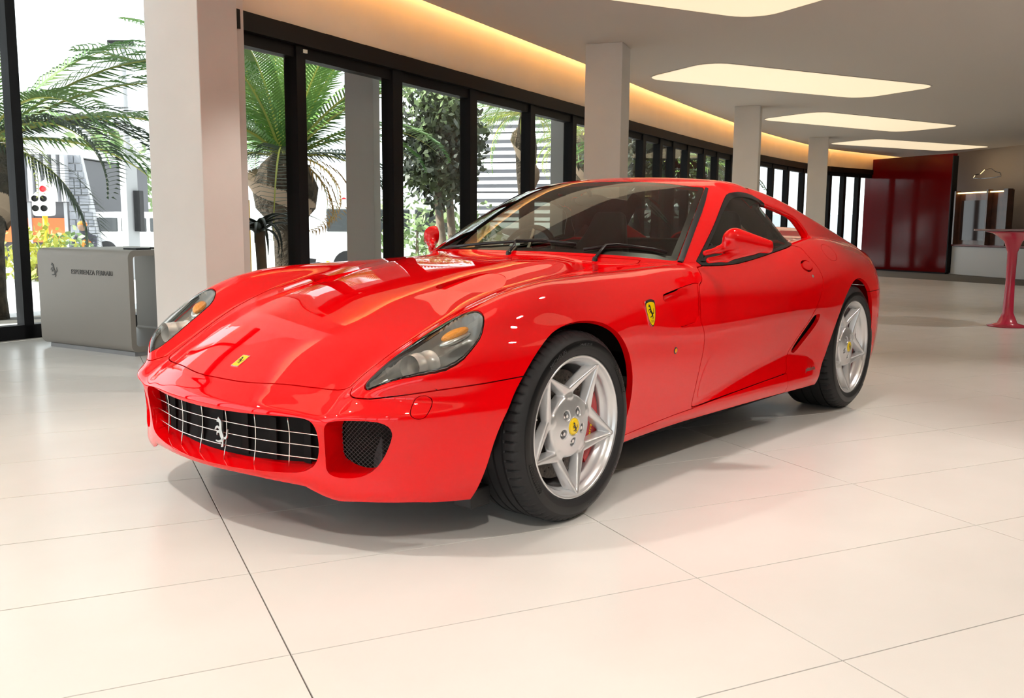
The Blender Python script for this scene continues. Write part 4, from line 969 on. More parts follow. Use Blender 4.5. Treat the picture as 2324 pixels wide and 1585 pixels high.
# glazing: header rails, panes, posts
mull=[(0.03,.05),(.715,.10),(1.934,.14),(3.202,.13),(4.471,.11),(5.573,.11),(6.75,.11),(8.11,.12)]+[(s,.11) for s in (8.84,9.45,10.18,11.02,11.78,12.65,13.55,14.42,15.36,16.39,17.47,18.25,19.02,19.68,20.37,21.12)]
fac=struct(empty('window_1',(0,0,0)))
b=MB()
for s0,s1 in zip(S,S[1:]): hexa(b,fpt(s0,-.03),fpt(s1,-.03),0,.17,2.33+.004*s0,2.455+.004*s0)
b.obj('header_rail',FRAME,fac)
b=MB()
for s0,s1 in zip(S,S[1:]): hexa(b,fpt(s0,.02),fpt(s1,.02),0,.10,2.245+.004*s0,2.33+.004*s0)
b.obj('top_rail',FRAME,fac)
b=MB()
for s0,s1 in zip(S,S[1:]): hexa(b,fpt(s0,.0),fpt(s1,.0),0,.13,0,.07)
b.obj('bottom_rail',FRAME,fac)
for s,wd in mull:
    b=MB(); hexa(b,fpt(s-wd/2,.0),fpt(s+wd/2,.0),0,.12,.0,2.33+.004*s); b.obj('post',FRAME,fac)
ms=[m[0] for m in mull]
for s0,s1 in zip(ms,ms[1:]):
    b=MB(); hexa(b,fpt(s0+.04,.055),fpt(s1-.04,.055),0,.012,.06,2.26+.004*s0); b.obj('pane',PANE,fac)
b=MB(); p=fpt(.715,-.035); b.box((p[0]-.02,p[1]-.01,2.275),(p[0]+.02,p[1]+.01,2.30)); b.obj('door_closer',SATIN,fac)
# left atrium: return wall, tall window, higher ceiling
def wy(x): return 5.853+.165*(x-1.01)
b=MB(); hexa(b,(1.12,2.72),(3.25,6.15),-.10,.0,0,3.8); struct(b.obj('wall_return',WHITE))
b=MB(); b.prism([(-9.5,.60),(1.12,2.62),(1.3,2.8),(3.4,6.4),(-9.5,4.4)],3.8,3.9); struct(b.obj('ceiling_atrium',CEIL))
b=MB(); hexa(b,(-9.5,.67),(1.1,2.69),0,.08,H-.12,3.8); struct(b.obj('wall_atrium',WHITE))
win=struct(empty('window_2',(0,0,0)))
xs=[-9.4,-7.3,-5.2,-3.1,-1.02,1.075,3.1]
b=MB(); hexa(b,(-9.5,wy(-9.5)),(3.2,wy(3.2)),0,.12,0,.125); b.obj('bottom_rail',FRAME,win)
b=MB(); hexa(b,(-9.5,wy(-9.5)),(3.2,wy(3.2)),0,.12,3.68,3.8); b.obj('top_rail',FRAME,win)
for x in xs:
    b=MB(); hexa(b,(x-.045,wy(x-.045)),(x+.045,wy(x+.045)),0,.11,0,3.8); b.obj('post',FRAME,win)
for a,c in zip(xs,xs[1:]):
    b=MB(); hexa(b,(a+.04,wy(a+.04)),(c-.04,wy(c-.04)),.05,.062,.12,3.7); b.obj('pane',PANE,win)
# columns
CA=math.atan2(.132,.363)
def column(x,y,h,name='column'):
    """(x,y): the corner that faces the camera side on the left"""
    b=MB(); b.box((0,-.386,0),(.386,0,h),bev=.006); o=struct(b.obj(name,WHITE)); o.location=(x,y,0); o.rotation_euler=(0,0,CA); return o
for x,y,h in((.455,2.60,3.75),(5.457,2.852,H),(10.860,3.806,H),(16.263,4.760,H)): column(x,y,h)
# walls that close the room
b=MB(); hexa(b,(-9.5,-9.5),(25,-9.5),-.1,0,0,H); struct(b.obj('wall_right',mat('dark_panelling',(.07,.055,.05),.5,noise=(2,(.05,.04,.036),.3,.7))))
b=MB(); hexa(b,(22.8,5.26),(16.6,-2.1),.62,.72,0,H); hexa(b,(17.1,-2.5),(17.1,-9.5),0,.1,0,H); struct(b.obj('wall_back',mat('beige_wall',(.42,.34,.27),.6)))
b=MB(); hexa(b,(-9.5,4.4),(-9.5,-9.5),-.1,0,0,.5); hexa(b,(-9.5,4.4),(-9.5,-9.5),-.1,0,2.45,3.9)
struct(b.obj('wall_front',WHITE))
wf_=struct(empty('window_3',(0,0,0)))
ys=np.linspace(-9.4,4.2,9)
for y in ys:
    b=MB(); b.box((-9.6,y-.05,.5),(-9.5,y+.05,2.45)); b.obj('post',FRAME,wf_)
for a,c in zip(ys,ys[1:]):
    b=MB(); b.box((-9.56,a+.05,.5),(-9.55,c-.05,2.45)); b.obj('pane',PANE,wf_)
# red gloss partition and the coffee niche beside it
REDP=mat('red_partition',(.11,.001,.002),.12,0,.35)
p=empty('partition',(20.9,3.03,0)); tag(p,'tall glossy dark red partition panel at the far end','partition')
d=np.array([21.94-20.90,5.22-3.03]); d/=np.hypot(*d)
b=MB(); b.box((0,0,.03),(2.62,.16,2.80),bev=.01); o=b.obj('panel',REDP,p); p.rotation_euler=(0,0,math.atan2(d[1],d[0]))
b=MB(); b.box((.02,.01,0),(2.60,.15,.03)); b.obj('plinth',FRAME,p)
b=MB(); b.box((-.03,.0,.03),(0,.16,2.74)); b.obj('edge_strip',FRAME,p)
n0=np.array([20.88,2.98]); n1=np.array([16.6,-2.1]); dn=(n1-n0)/np.hypot(*(n1-n0))
cn=empty('counter',(*n0,0),math.atan2(dn[1],dn[0])); tag(cn,'low white counter front below the dark niche beside the red partition','counter')
b=MB(); b.box((0,-.05,.0),(6.6,.6,.66),bev=.01); b.obj('front_panel',mat('counter_white',(.55,.55,.56),.4),cn); b=MB(); b.box((0,-.08,.66),(6.6,.6,.70),bev=.006); b.obj('worktop',mat('counter_top',(.16,.03,.03),.3),cn)
DKW=mat('dark_veneer',(.05,.022,.014),.25,0,.5,.3,noise=(6,(.09,.03,.016),.3,.7))
nc=empty('display_niche',(*(n0+dn*.12),.70),math.atan2(dn[1],dn[0])); tag(nc,'dark wood wall cabinet with lit top edge above the white counter','cabinet')
b=MB(); b.box((0,-.03,0),(1.75,.0,1.20)); b.obj('back_panel',DKW,nc)
for x0,x1 in((0,.05),(1.08,1.13),(1.62,1.75)):
    b=MB(); b.box((x0,-.16,0),(x1,-.03,1.22)); b.obj('upright',DKW,nc)
for x0,x1 in((.06,1.07),(1.15,1.60)):
    b=MB(); b.box((x0,-.12,1.16),(x1,-.06,1.185)); b.obj('strip_light',mat('niche_lamp',(1,.8,.4),.5,emit=(1,.70,.28),estr=4),nc)
b=MB(); b.box((.12,-.045,.1),(1.0,-.032,1.0)); b.obj('glass_door',mat('smoked_glass',(.03,.015,.012),.06,0,.6),nc)
m=bpy.data.materials['chrome']
# chrome car outline ornament on the beige wall above the niche
b=MB(); P=[(0,.0),(.05,.05),(.22,.07),(.36,.16),(.55,.17),(.72,.09),(.86,.06),(.90,0)]
b.tube([(x,-.02,z) for x,z in P],.012,6); b.tube([(x,-.02,z-.02) for x,z in ((0,.0),(.3,-.02),(.6,-.02),(.9,.0))],.010,6)
o=b.obj('wall_ornament',m); o.location=(*(n0+dn*.55),2.22); o.rotation_euler=(0,0,math.atan2(dn[1],dn[0])); tag(o,'chrome wire outline of a car on the beige far wall','wall ornament')
BT=np.array(CAMP)[:2]+11.3*(lambda d:d[:2]/np.hypot(*d[:2]))(_r*((2302-1162)/2093.7)-_u*((520-792.5)/2093.7)+_f)
# high table with a red trumpet foot, cut by the right edge
t=empty('bar_table',(BT[0],BT[1],0)); tag(t,'tall round table with a flared pink red foot at the right edge','table')
PINK=mat('pink_red_gloss',(.55,.03,.07),.25,0,.5,.5)
b=MB(); b.lathe([(.0001,0),(.19,0),(.20,.012),(.10,.04),(.055,.15),(.045,.5),(.05,.80),(.09,.92),(.20,1.0),(.28,1.02),(.0001,1.025)],48); b.obj('pedestal',PINK,t,True)
b=MB(); b.lathe([(.0001,1.025),(.385,1.025),(.39,1.035),(.385,1.045),(.0001,1.045)],64); b.obj('table_top',mat('table_glass',(.25,.16,.17),.1,0,.6),t,auto=40)
# welcome desk: rounded tube, open at both ends
SATW=mat('desk_lacquer',(.27,.245,.22),.45,0,.4)
k0=np.array([.905,5.24]); k1=np.array([1.062,4.05]); dk=(k1-k0)/np.hypot(*(k1-k0)); ak=math.atan2(dk[1],dk[0])
desk=empty('welcome_desk',(*k0,0),ak); tag(desk,'grey lacquered tube shaped welcome desk with dark lettering by the left window','desk')
def tube_sec(w,h,r,n=6):
    P=[]
    for cx,cy,a0 in((w-r,h-r,0),(r,h-r,90),(r,r,180),(w-r,r,270)):
        for k in range(n+1):
            a=math.radians(a0+90*k/n); P.append((cx+r*math.cos(a),cy+r*math.sin(a)))
    return P
Lk=float(np.hypot(*(k1-k0))); DD=.98; o_=tube_sec(DD,.80,.06); i_=[(x*.9+.04+.0,y*.9+.04) for x,y in tube_sec(.80,.80,.04)]
i_=[(.045+(x/DD)*(DD-.09),.045+(y/.8)*.71) for x,y in tube_sec(DD,.80,.03)]
b=MB(); n=len(o_)
R=[[b.bm.verts.new((x,yy,zz+.032)) for yy,zz in sec] for x in(0,Lk) for sec in(o_,i_)]
for k in range(n):
    q=(k+1)%n
    b.bm.faces.new((R[0][k],R[0][q],R[2][q],R[2][k])); b.bm.faces.new((R[1][k],R[1][q],R[3][q],R[3][k])); b.bm.faces.new((R[0][k],R[0][q],R[1][q],R[1][k])); b.bm.faces.new((R[2][k],R[2][q],R[3][q],R[3][k]))
b.obj('shell',SATW,desk,auto=30)
b=MB(); b.box((.06,.04,0),(Lk-.02,DD-.04,.033)); b.obj('plinth',mat('plinth_grey',(.3,.3,.31),.4),desk)
INKD=mat('desk_ink',(.05,.045,.04),.5)
hb=horse_mesh(.118,.0015); o=hb.obj('horse_emblem',INKD,desk); o.matrix_local=Matrix.Translation((.232,-.002,.655))@Matrix.Rotation(PI/2,4,'X')
me=text_mesh('ESPERIENZA FERRARI',.055,.0012,space=1.05); me.materials.append(INKD); o=link(bpy.data.objects.new('desk_text',me),desk); o.matrix_local=Matrix.Translation((.735,-.002,.645))@Matrix.Rotation(PI/2,4,'X')
for x,y,wd,lab in((1.02,.22,.16,'dark flat brochure on the welcome desk, nearer its front edge'),(.98,.52,.22,'dark tablet lying at the back of the welcome desk')):
    b=MB(); b.box((-wd/2,-.07,0),(wd/2,.07,.012),bev=.002); o=b.obj('brochure' if wd<.2 else 'tablet',FRAME); o.matrix_world=Matrix.Translation((*k0,0))@Matrix.Rotation(ak,4,'Z')@Matrix.Translation((x,y,.8325)); tag(o,lab,'brochure' if wd<.2 else 'tablet')
# ---------------------------------------------------------------- outside the glass
def ray_at(px,py,dist):
    """measured viewing direction -> world point at a horizontal distance (used for layout only)"""
    d=_r*((px-1162)/2093.7)-_u*((py-792.5)/2093.7)+_f; d=d/np.hypot(d[0],d[1]); return np.array(CAMP)+d*dist
STREET=mat('street_asphalt',(.62,.62,.63),.85,noise=(1.5,(.55,.55,.56),.3,.7))
PAVE=mat('grey_paving',(.26,.27,.29),.8,noise=(2.5,(.24,.25,.27),.3,.7),bump=(6,.4,.02))
b=MB(); b.box((-40,-40,-.4),(110,130,-.06)); o=b.obj('street',STREET); struct(o)
b=MB(); hexa(b,(-12,wy(-12)),(3.6,wy(3.6)),.0,2.3,3.8,3.95); struct(b.obj('added_sun_block',WHITE))  # unseen slab, added to keep sun from entering the atrium window
b=MB(); hexa(b,(-12,wy(-12)),(5.5,wy(5.5)),.13,2.6,-.06,-.02); struct(b.obj('pavement',PAVE))
b=MB()
for s0,s1 in zip(S[:-1:2],S[2::2]): hexa(b,fpt(s0,.0),fpt(s1,.0),.13,2.0,-.06,-.02)
struct(b.obj('pavement',PAVE))
b=MB()
for s0,s1 in zip(S,S[1:]): hexa(b,fpt(s0,.0),fpt(s1,.0),.18,1.9,3.1,3.25)
struct(b.obj('added_sun_block',WHITE))  # added out of view to shade the pavement and keep sun off the glazing
GREEN=mat('palm_green',(.07,.20,.045),.45,0,.5,noise=(1.3,(.20,.33,.07),.35,.7))
GREEND=mat('palm_dark',(.035,.065,.035),.5,0,.4)
YGREEN=mat('palm_yellow',(.38,.42,.06),.5,noise=(2,(.25,.36,.06),.3,.7))
DEAD=mat('dry_frond',(.42,.25,.08),.7)
RACH=mat('frond_stem',(.45,.46,.09),.5)
BARK=mat('palm_bark',(.11,.08,.055),.9,noise=(9,(.04,.03,.02),.35,.65),bump=(18,1,.05))
BARK2=mat('tree_bark',(.20,.16,.13),.9,noise=(7,(.33,.24,.17),.4,.7))
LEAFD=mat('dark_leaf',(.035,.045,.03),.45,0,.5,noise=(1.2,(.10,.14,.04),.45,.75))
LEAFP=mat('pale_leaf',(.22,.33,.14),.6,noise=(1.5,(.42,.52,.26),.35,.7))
CONC=mat('grey_concrete',(.72,.72,.75),.75)
def frond_data(L,n,droop,wl):
    V=[];F=[]
    P=[];ang=0
    for i in range(n+1):
        t=i/n; a=droop*(t**1.6); P.append((t,a))
    x=z=0; pts=[(0,0)]
    for i in range(1,n+1):
        a=droop*((i-.5)/n)**1.5; x+=L/n*math.cos(a); z-=L/n*math.sin(a); pts.append((x,z))
    # stem
    for i,(x,z) in enumerate(pts):
        w=.022*(1-i/n*.85); V+=[(x,-w,z),(x,w,z),(x,0,z-w*1.4)]
    for i in range(n):
        a=i*3; b_=a+3
        for p,q in((0,1),(1,2),(2,0)): F.append((a+p,a+q,b_+q,b_+p))
    k=len(V)
    for i in range(2,n+1):
        t=i/n; l=wl*math.sin(PI*min(1,.12+t*.86))**.7+.04; x,z=pts[i]
        for sd in(-1,1):
            for h in(0,):
                xx=x-h*L/n*.9; zz=z+h*(pts[i-1][1]-z)*.9
                dx=l*.62; dy=sd*l*.72; dz=-l*(.18+.30*random.random()); w=.0145
                V+=[(xx,sd*.008,zz),(xx+w*2,sd*.008,zz),(xx+dx*.55+w*1.2,dy*.6,zz+dz*.25+.02),(xx+dx*.55-w*.8,dy*.6,zz+dz*.25+.02),(xx+dx,dy,zz+dz)]
                F+=[(k,k+1,k+2,k+3),(k+3,k+2,k+4)]; k+=5
    return V,F
def frond_mesh(L,n,droop,wl,m):
    V,F=frond_data(L,n,droop,wl); me=bpy.data.meshes.new('frond'); me.from_pydata(V,[],F); me.materials.append(m); me.materials.append(RACH); me.polygons.foreach_set('material_index',[1]*(n*3)+[0]*(len(F)-n*3)); return me
FR=[frond_mesh(2.5,50,.9,.42,GREEN),frond_mesh(2.3,48,1.5,.42,GREEN),frond_mesh(2.4,50,.5,.40,GREEN),frond_mesh(2.2,46,2.1,.40,GREEND),frond_mesh(2.0,30,1.9,.38,YGREEN),frond_mesh(1.5,26,2.4,.30,DEAD)]
def palm(name,base,hc,fr,label,trunk=True,r0=.15,r1=.42,sc=1.0):
    p=empty(name,base); tag(p,label,'palm tree','palms outside the windows')
    b=MB(); prof=[(.0001,-.05),(r0*1.15,-.05),(r0,.3),(r0*1.05,hc*.45),(r0*1.25,hc*.55),(r1*.9,hc*.66),(r1,hc*.80),(r1*.72,hc*.95),(.10,hc+.10),(.0001,hc+.12)]
    b.lathe(prof,20); b.obj('trunk',BARK,p,True)
    b=MB()
    for k in range(190):
        t=.52+.46*((k*.618)%1); a=k*2.39996; r=np.interp(t,[q[1]/hc for q in prof],[q[0] for q in prof])
        c=Vector((r*math.cos(a),r*math.sin(a),t*hc)); out=Vector((math.cos(a),math.sin(a),.55)).normalized(); sd=Vector((-math.sin(a),math.cos(a),0)); w=.085*sc
        q=[c-sd*w,c+sd*w,c+out*.17*sc+Vector((0,0,.10))]; top=c+Vector((0,0,.05))
        vs=[b.bm.verts.new(x) for x in q]+[b.bm.verts.new(top)]
        for f in((0,1,2),(0,2,3),(1,3,2)): b.bm.faces.new([vs[i] for i in f])
    tag(b.obj('trunk_stub',mat('stub_straw',(.46,.34,.25),.9) if 'stub_straw' not in bpy.data.materials else bpy.data.materials['stub_straw'],p),kind='stuff')
    for az,el,kind,s in fr:
        o=link(bpy.data.objects.new('frond',FR[kind]),p); o.location=(.10*math.cos(az),.10*math.sin(az),hc+.02); o.rotation_euler=(rng.uniform(-.3,.3),-el,az); s*=sc; o.scale=(s,s,s)
    return p
# directions in the room's plan: towards image right and towards the camera
AZR=math.atan2(_r[1],_r[0]); AZL=AZR+PI
def fan(n,els,kinds):
    out=[]
    for k in range(n):
        az=k*2.39996; el=els[k%len(els)]+rng.uniform(-.1,.1); out.append((az,el,kinds[k%len(kinds)],rng.uniform(.85,1.1)))
    return out
f1=fan(34,[1.35,1.05,.75,1.2,.5,.95,.25],[2,0,0,2,1,0,3])+[(AZR+.2,.15,3,.8),(AZR-.3,-.1,5,.9),(AZR+.1,-.5,5,.9),(AZL-.2,.4,1,.8),(AZR,.55,1,1.0)]
palm('date_palm',tuple(ray_at(652,600,13.)[:2])+(-.06,),2.0,f1,'stocky date palm with shaggy trunk, straight behind the first glass door',r0=.16,r1=.44)
f2=fan(15,[.9,.6,.5,1.2,.45,.7],[0,3,1,2,3,0])+[(AZR+.12,.42,3,1.05),(AZR-.15,.30,0,1.12),(AZR+.05,.12,1,1.1),(AZR-.1,-.25,3,.85),(AZR+.3,.75,0,1.0),(AZR-.45,.1,4,.6)]
palm('date_palm',tuple(ray_at(-45,330,11.5)[:2])+(-.06,),1.95,f2,'date palm at the left edge, its long fronds arching over the street lamp',r0=.16,r1=.40)
f3=fan(22,[.35,.0,-.2,.6,.2],[4,4,1,4,1])
palm('fan_palm',tuple(ray_at(1195,230,19.)[:2])+(-.06,),3.35,f3,'yellow green drooping palm in front of the white louvred building',r0=.13,r1=.22,sc=.8)
palm('fan_palm',tuple(ray_at(1320,260,23.)[:2])+(-.06,),3.3,fan(16,[.3,.0,-.2,.6],[4,1,4]),'smaller drooping palm half hidden by the second room column',r0=.13,r1=.2,sc=.8)
palm('date_palm',tuple(ray_at(1500,330,22.)[:2])+(-.06,),2.6,fan(22,[1.0,.5,.2,-.1],[0,1,3]),'dark green palm behind the glazing right of the second column',r0=.15,r1=.35)
def leaf_cloud(name,c,R,n,size,m,parent,seed=1):
    r=np.random.default_rng(seed); V=[];F=[]
    P=r.normal(size=(n,3)); P/=np.linalg.norm(P,axis=1)[:,None]; P*=(r.random(n)**.45)[:,None]
    lump=1+.22*np.sin(P[:,0]*5+seed)*np.cos(P[:,1]*4+P[:,2]*6)
    P=P*lump[:,None]*np.array(R)+np.array(c)
    for p in P:
        a=r.normal(size=3); a/=np.linalg.norm(a); a[2]-=.5; a/=np.linalg.norm(a); q=np.cross(a,r.normal(size=3)); q/=np.linalg.norm(q); s=size*r.uniform(.6,1.3); k=len(V)
        V+=[tuple(p),tuple(p+a*s*.5+q*s*.28),tuple(p+a*s),tuple(p+a*s*.5-q*s*.28)]; F.append((k,k+1,k+2,k+3))
    me=bpy.data.meshes.new(name); me.from_pydata(V,[],F); me.materials.append(m); return tag(link(bpy.data.objects.new(name,me),parent),kind='stuff')
def tree(px,D,hs,R,zc,n,size,m,label,trunks=((0,0),),seed=1,grp=None,r=.09):
    g=ray_at(px,560,D); p=empty('tree',(g[0],g[1],-.06)); tag(p,label,'tree',grp)
    for dx,ln in trunks:
        b=MB(); b.tube([(dx,0,0),(dx+.05,0,hs*.5),(dx-.04+ln,0.03,hs),(dx+ln*1.5,0,hs+.6)],[r,r*.85,r*.7,r*.3],8); b.obj('trunk',BARK2,p,True)
    leaf_cloud('foliage',(0,0,zc),R,n,size,m,p,seed); return p
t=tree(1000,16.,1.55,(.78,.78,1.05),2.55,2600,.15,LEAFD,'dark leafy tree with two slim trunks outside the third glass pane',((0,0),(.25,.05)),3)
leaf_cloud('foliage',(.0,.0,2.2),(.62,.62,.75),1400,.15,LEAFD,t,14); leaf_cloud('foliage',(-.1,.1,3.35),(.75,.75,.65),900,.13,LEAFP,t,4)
tree(250,42.,1.2,(2.0,2.0,2.3),2.7,1500,.42,LEAFP,'hazy pale green tree behind the street lamp',seed=5)
tree(215,38.,.7,(.5,.5,.55),1.35,300,.22,LEAFD,'small dark clipped tree below the pale tree',seed=6)
for k,(px,D,zc,lab) in enumerate([(1450,17.5,2.2,'dark shrub tree seen between the second and middle columns'),(1590,24,2.5,'leafy tree behind the narrow panes left of the middle column')]):
    tree(px,D,1.2,(1.0,1.0,1.1),zc,1500,.17,LEAFD,lab,seed=8+k)
def bush(px,py,D,R,m,label,seed):
    g=ray_at(px,py,D); p=empty('bush',(g[0],g[1],-.06)); tag(p,label,'bush','bushes by the street'); leaf_cloud('foliage',(0,0,R[2]*.8),R,500,.16,m,p,seed)
    b=MB(); b.tube([(0,0,0),(.02,0,R[2])],[.05,.02],6); b.obj('stem',BARK2,p)
bush(945,460,17.5,(.9,.9,1.0),LEAFP,'pale green bush left of the dark tree trunk',21)
bush(1060,470,17.5,(.8,.8,.9),LEAFP,'pale green bush right of the dark tree trunk',22)
bush(80,555,20,(.8,.8,.62),mat('yellow_bush',(.55,.50,.05),.6,noise=(2,(.2,.3,.08),.3,.7)),'yellow flowering bush under the traffic light',23)
bush(145,550,21,(.7,.7,.55),LEAFP,'low green bush beside the yellow one, behind the desk',24)
# aloe
g=ray_at(588,520,8.9); p=empty('aloe',(g[0],g[1],-.06)); tag(p,'dark drooping aloe on a bare stem between the column and the palm','aloe')
b=MB(); b.tube([(0,0,0),(.03,0,.5),(0,0,1.12)],[.05,.045,.05],8); b.obj('stem',BARK2,p,True)
ALOE=mat('aloe_leaf',(.05,.065,.055),.4,0,.5)
def aloe_leaf(L,droop):
    b=MB(); n=8; x=z=0; P=[(0,0)]
    for i in range(n):
        a=-.9+droop*((i+.5)/n)**.8; x+=L/n*math.cos(a); z-=L/n*math.sin(a); P.append((x,z))
    b.tube([(x,0,z) for x,z in P],[.028*(1-.9*(i/n)) for i in range(n+1)],6,flat=(.45,1.3)); return b
for k in range(26):
    o=aloe_leaf(.42+.10*(k%3),1.3+1.6*((k*.618)%1)).obj('leaf',ALOE,p,True); o.location=(0,0,1.10-.004*k); o.rotation_euler=(0,0,k*2.39996)
# outer columns just beyond the glass
for xl,xr,D,lab in((785,862,8.4,''),(1249,1300,11.6,'')):
    a=ray_at(xl,400,D); c=ray_at(xr,400,D+.1); b=MB(); wdt=float(np.hypot(*(c-a)[:2]))*.80; b.box((0,-wdt,-.06),(wdt,0,3.2),bev=.005); o=struct(b.obj('outer_column',CONC)); o.location=(a[0],a[1],0); o.rotation_euler=(0,0,CA+.25)
# street lamp and masts
STEEL=mat('painted_steel',(.45,.45,.47),.5,.3)
g=ray_at(298,540,20); p=empty('street_lamp',(g[0],g[1],-.06)); tag(p,'grey street lamp with thick square foot and slim upper mast','street lamp')
b=MB(); b.box((-.12,-.12,0),(.12,.12,2.55),bev=.01); b.obj('pole',STEEL,p)
b=MB(); b.tube([(0,0,2.5),(0,0,4.55)],[.06,.05],10); b.obj('mast',STEEL,p); b=MB(); b.box((-.26,-.09,4.52),(.20,.09,4.62),bev=.02); o=b.obj('lamp_head',FRAME,p); o.rotation_euler=(0,0,AZR)
b=MB(); b.box((.12,-.1,.95),(.24,.1,1.75)); o=b.obj('control_box',FRAME,p); o.rotation_euler=(0,0,AZR)
YPOLE=mat('yellow_pole',(.85,.50,.01),.5)
def sig(px,py,D,label,wide=True,zt=None):
    g=ray_at(px,py,D); zt=g[2] if zt is None else zt; p=empty('traffic_light',(g[0],g[1],-.06)); p.rotation_euler=(0,0,AZR); tag(p,label,'traffic light','traffic lights across the street')
    b=MB(); b.tube([(0,0,0),(0,0,zt-.3)],.055,10); b.obj('pole',YPOLE,p,True)
    b=MB(); q=[(x*.01,z*.01) for x,z in ((-12,-36),(18,-36),(22,-30),(22,22),(16,34),(4,40),(-6,34),(-10,18),(-22,10),(-26,-2),(-26,-28),(-22,-36))]
    M=Matrix.Translation((0,0,zt+.06))@Matrix.Rotation(PI/2,4,'X'); b.prism([tuple(v) for v in chaikin(q,1)],-.04,.0,M); b.obj('backboard',mat('signal_white',(.9,.9,.9),.5) if 'signal_white' not in bpy.data.materials else bpy.data.materials['signal_white'],p)
    for i,(x,z,c) in enumerate([(.06,.20,1),(.06,.0,0),(.06,-.2,0),(-.12,0,0),(-.12,-.2,0)]):
        b=MB(); b.lathe([(.0001,.012),(.05,.01),(.062,0),(.066,.05)],16); o=b.obj('signal_lens',mat('red_signal',(.8,.02,.03),.3,emit=(1,.02,.03),estr=1.2) if c and 'red_signal' not in bpy.data.materials else (bpy.data.materials['red_signal'] if c else FRAME),p); o.location=(x,-.11,zt+.06+z); o.rotation_euler=(PI/2,0,0)
sig(100,458,22,'traffic light with white backboard and red lamp lit, on a yellow pole',zt=1.55)
for k,(px,py,D,lab) in enumerate([(742,452,27,'distant traffic light to the left of the first outer column'),(778,466,25,'traffic light seen side on, touching the first outer column')]): sig(px,py,D,lab,zt=1.5)
g=ray_at(562,520,12); b=MB(); b.tube([(0,0,0),(0,0,1.4)],.035,8); o=b.obj('yellow_post',YPOLE); o.location=(g[0],g[1],-.06); tag(o,'slim yellow post beside the aloe','post')
# building on the left: louvres, orange shopfront, leaning stone wall
ORANGE=mat('orange_band',(.80,.16,.04),.5); STONE=mat('grey_stone',(.20,.21,.24),.9,noise=(4,(.32,.33,.36),.3,.7)); MORT=mat('stone_mortar',(.5,.5,.52),.9); LOUV=mat('louvre_grey',(.50,.50,.53),.5)
g=ray_at(158,540,30); bl=empty('shop_building',(g[0],g[1],-.06),AZR); tag(bl,'corner shop with grey louvres, orange band and leaning stone wall','building')
b=MB(); b.box((-6,.1,0),(0,6,3.0)); b.obj('wall',mat('shop_wall',(.12,.12,.13),.7),bl); b=MB(); b.box((-6,-.35,3.05),(.1,6,3.3)); b.obj('roof',mat('roof_white',(.8,.8,.8),.6),bl)
for k in range(26):
    b=MB(); x=-5.9+k*.235; b.box((x,-.3,1.72),(x+.13,.0,3.05)); b.obj('louvre',LOUV,bl)
for x0,x1 in((-5.9,-2.1),(-2.0,-1.15),(-1.05,-.1)):
    b=MB(); b.box((x0,-.02,.55),(x1,.08,1.25)); b.obj('orange_panel',ORANGE,bl)
for x in(-2.05,-1.1,-.05,-3.1,-4.2):
    b=MB(); b.box((x-.05,-.05,0),(x+.05,.09,1.7)); b.obj('shop_post',STEEL,bl)
def xr(z): return .95-.17*z
b=MB(); b.prism([(.05,0),(1.0,0),(.45,3.0),(.05,3.05)],-.15,.0,Matrix.Rotation(PI/2,4,'X')@Matrix.Translation((0,0,0))); b.obj('stone_backing',MORT,bl)
z=.02
while z<2.9:
    hgt=rng.uniform(.16,.30); x=.07
    while x<xr(z)-.08:
        wdt=min(rng.uniform(.16,.36),xr(z)-x); b=MB(); b.box((x,-.05-rng.uniform(0,.03),z),(x+wdt-.03,.02,z+hgt-.03),bev=.012); b.obj('stone',STONE,bl); x+=wdt
    z+=hgt
# white louvred building behind the palms
g=ray_at(1100,480,34); wb=empty('louvred_building',(g[0],g[1],-.06),AZR-.25); tag(wb,'white building with horizontal slats behind the drooping palms','building')
WHT=mat('outdoor_white',(.80,.80,.82),.6); GL=mat('slat_grey',(.42,.42,.45),.6)  # plain white of slats, uprights and garden wall; grey behind the slats
b=MB(); b.box((-.6,0,1.0),(9,6,5.2)); b.obj('wall',GL,wb)
b=MB(); b.box((-.6,.6,0),(9,6,1.0)); b.obj('undercroft',mat('undercroft',(.16,.16,.17),.8),wb)
for k in range(16):
    z=1.05+k*.26; b=MB(); b.box((-.8,-.35,z),(9.1,.0,z+(.12 if k%4 else .20))); b.obj('slat',WHT,wb)
for x in(-.5,1.7,3.9,6.1,8.3):
    b=MB(); b.box((x-.06,-.42,0),(x+.06,-.3,5.2)); b.obj('upright',WHT,wb)
# parked van and cars, plain and overexposed
VW=mat('white_car_paint',(.82,.82,.83),.3,0,.5,.4); WIN=mat('car_window',(.06,.065,.07),.1,0,.6)
def van(px,D,L,hh,label,name,dirr=0,cat='van'):
    g=ray_at(px,560,D); p=empty(name,(g[0],g[1],-.06),AZR+dirr); tag(p,label,cat,None)
    b=MB(); q=[(-L/2,.28),(-L/2,hh*.62),(-L/2+.25,hh*.95),(-L/2+.5,hh),(L*.22,hh),(L*.36,hh*.62),(L*.47,hh*.52),(L/2,hh*.36),(L/2,.28)]
    b.prism([tuple(v) for v in chaikin(q,1)],-.85,.85,Matrix.Rotation(PI/2,4,'X')); b.obj('body',VW,p,auto=40)
    n=3
    for k in range(n):
        x0=-L/2+.45+k*(L*.60)/n; b=MB(); b.box((x0,-.87,hh*.60),(x0+(L*.60)/n-.10,.87,hh*.88),bev=.03); b.obj('window',WIN,p)
    for x in(-L*.30,L*.30):
        for y in(-.80,.80):
            b=MB(); b.tube([(x,y-.1,.30),(x,y+.1,.30)],.30,20); b.obj('wheel',TYRE,p,auto=40)
van(950,19.5,4.4,1.62,'white van parked beyond the dark tree','van')
van(365,30,4.2,1.45,'white car passing behind the street lamp','car',cat='car')
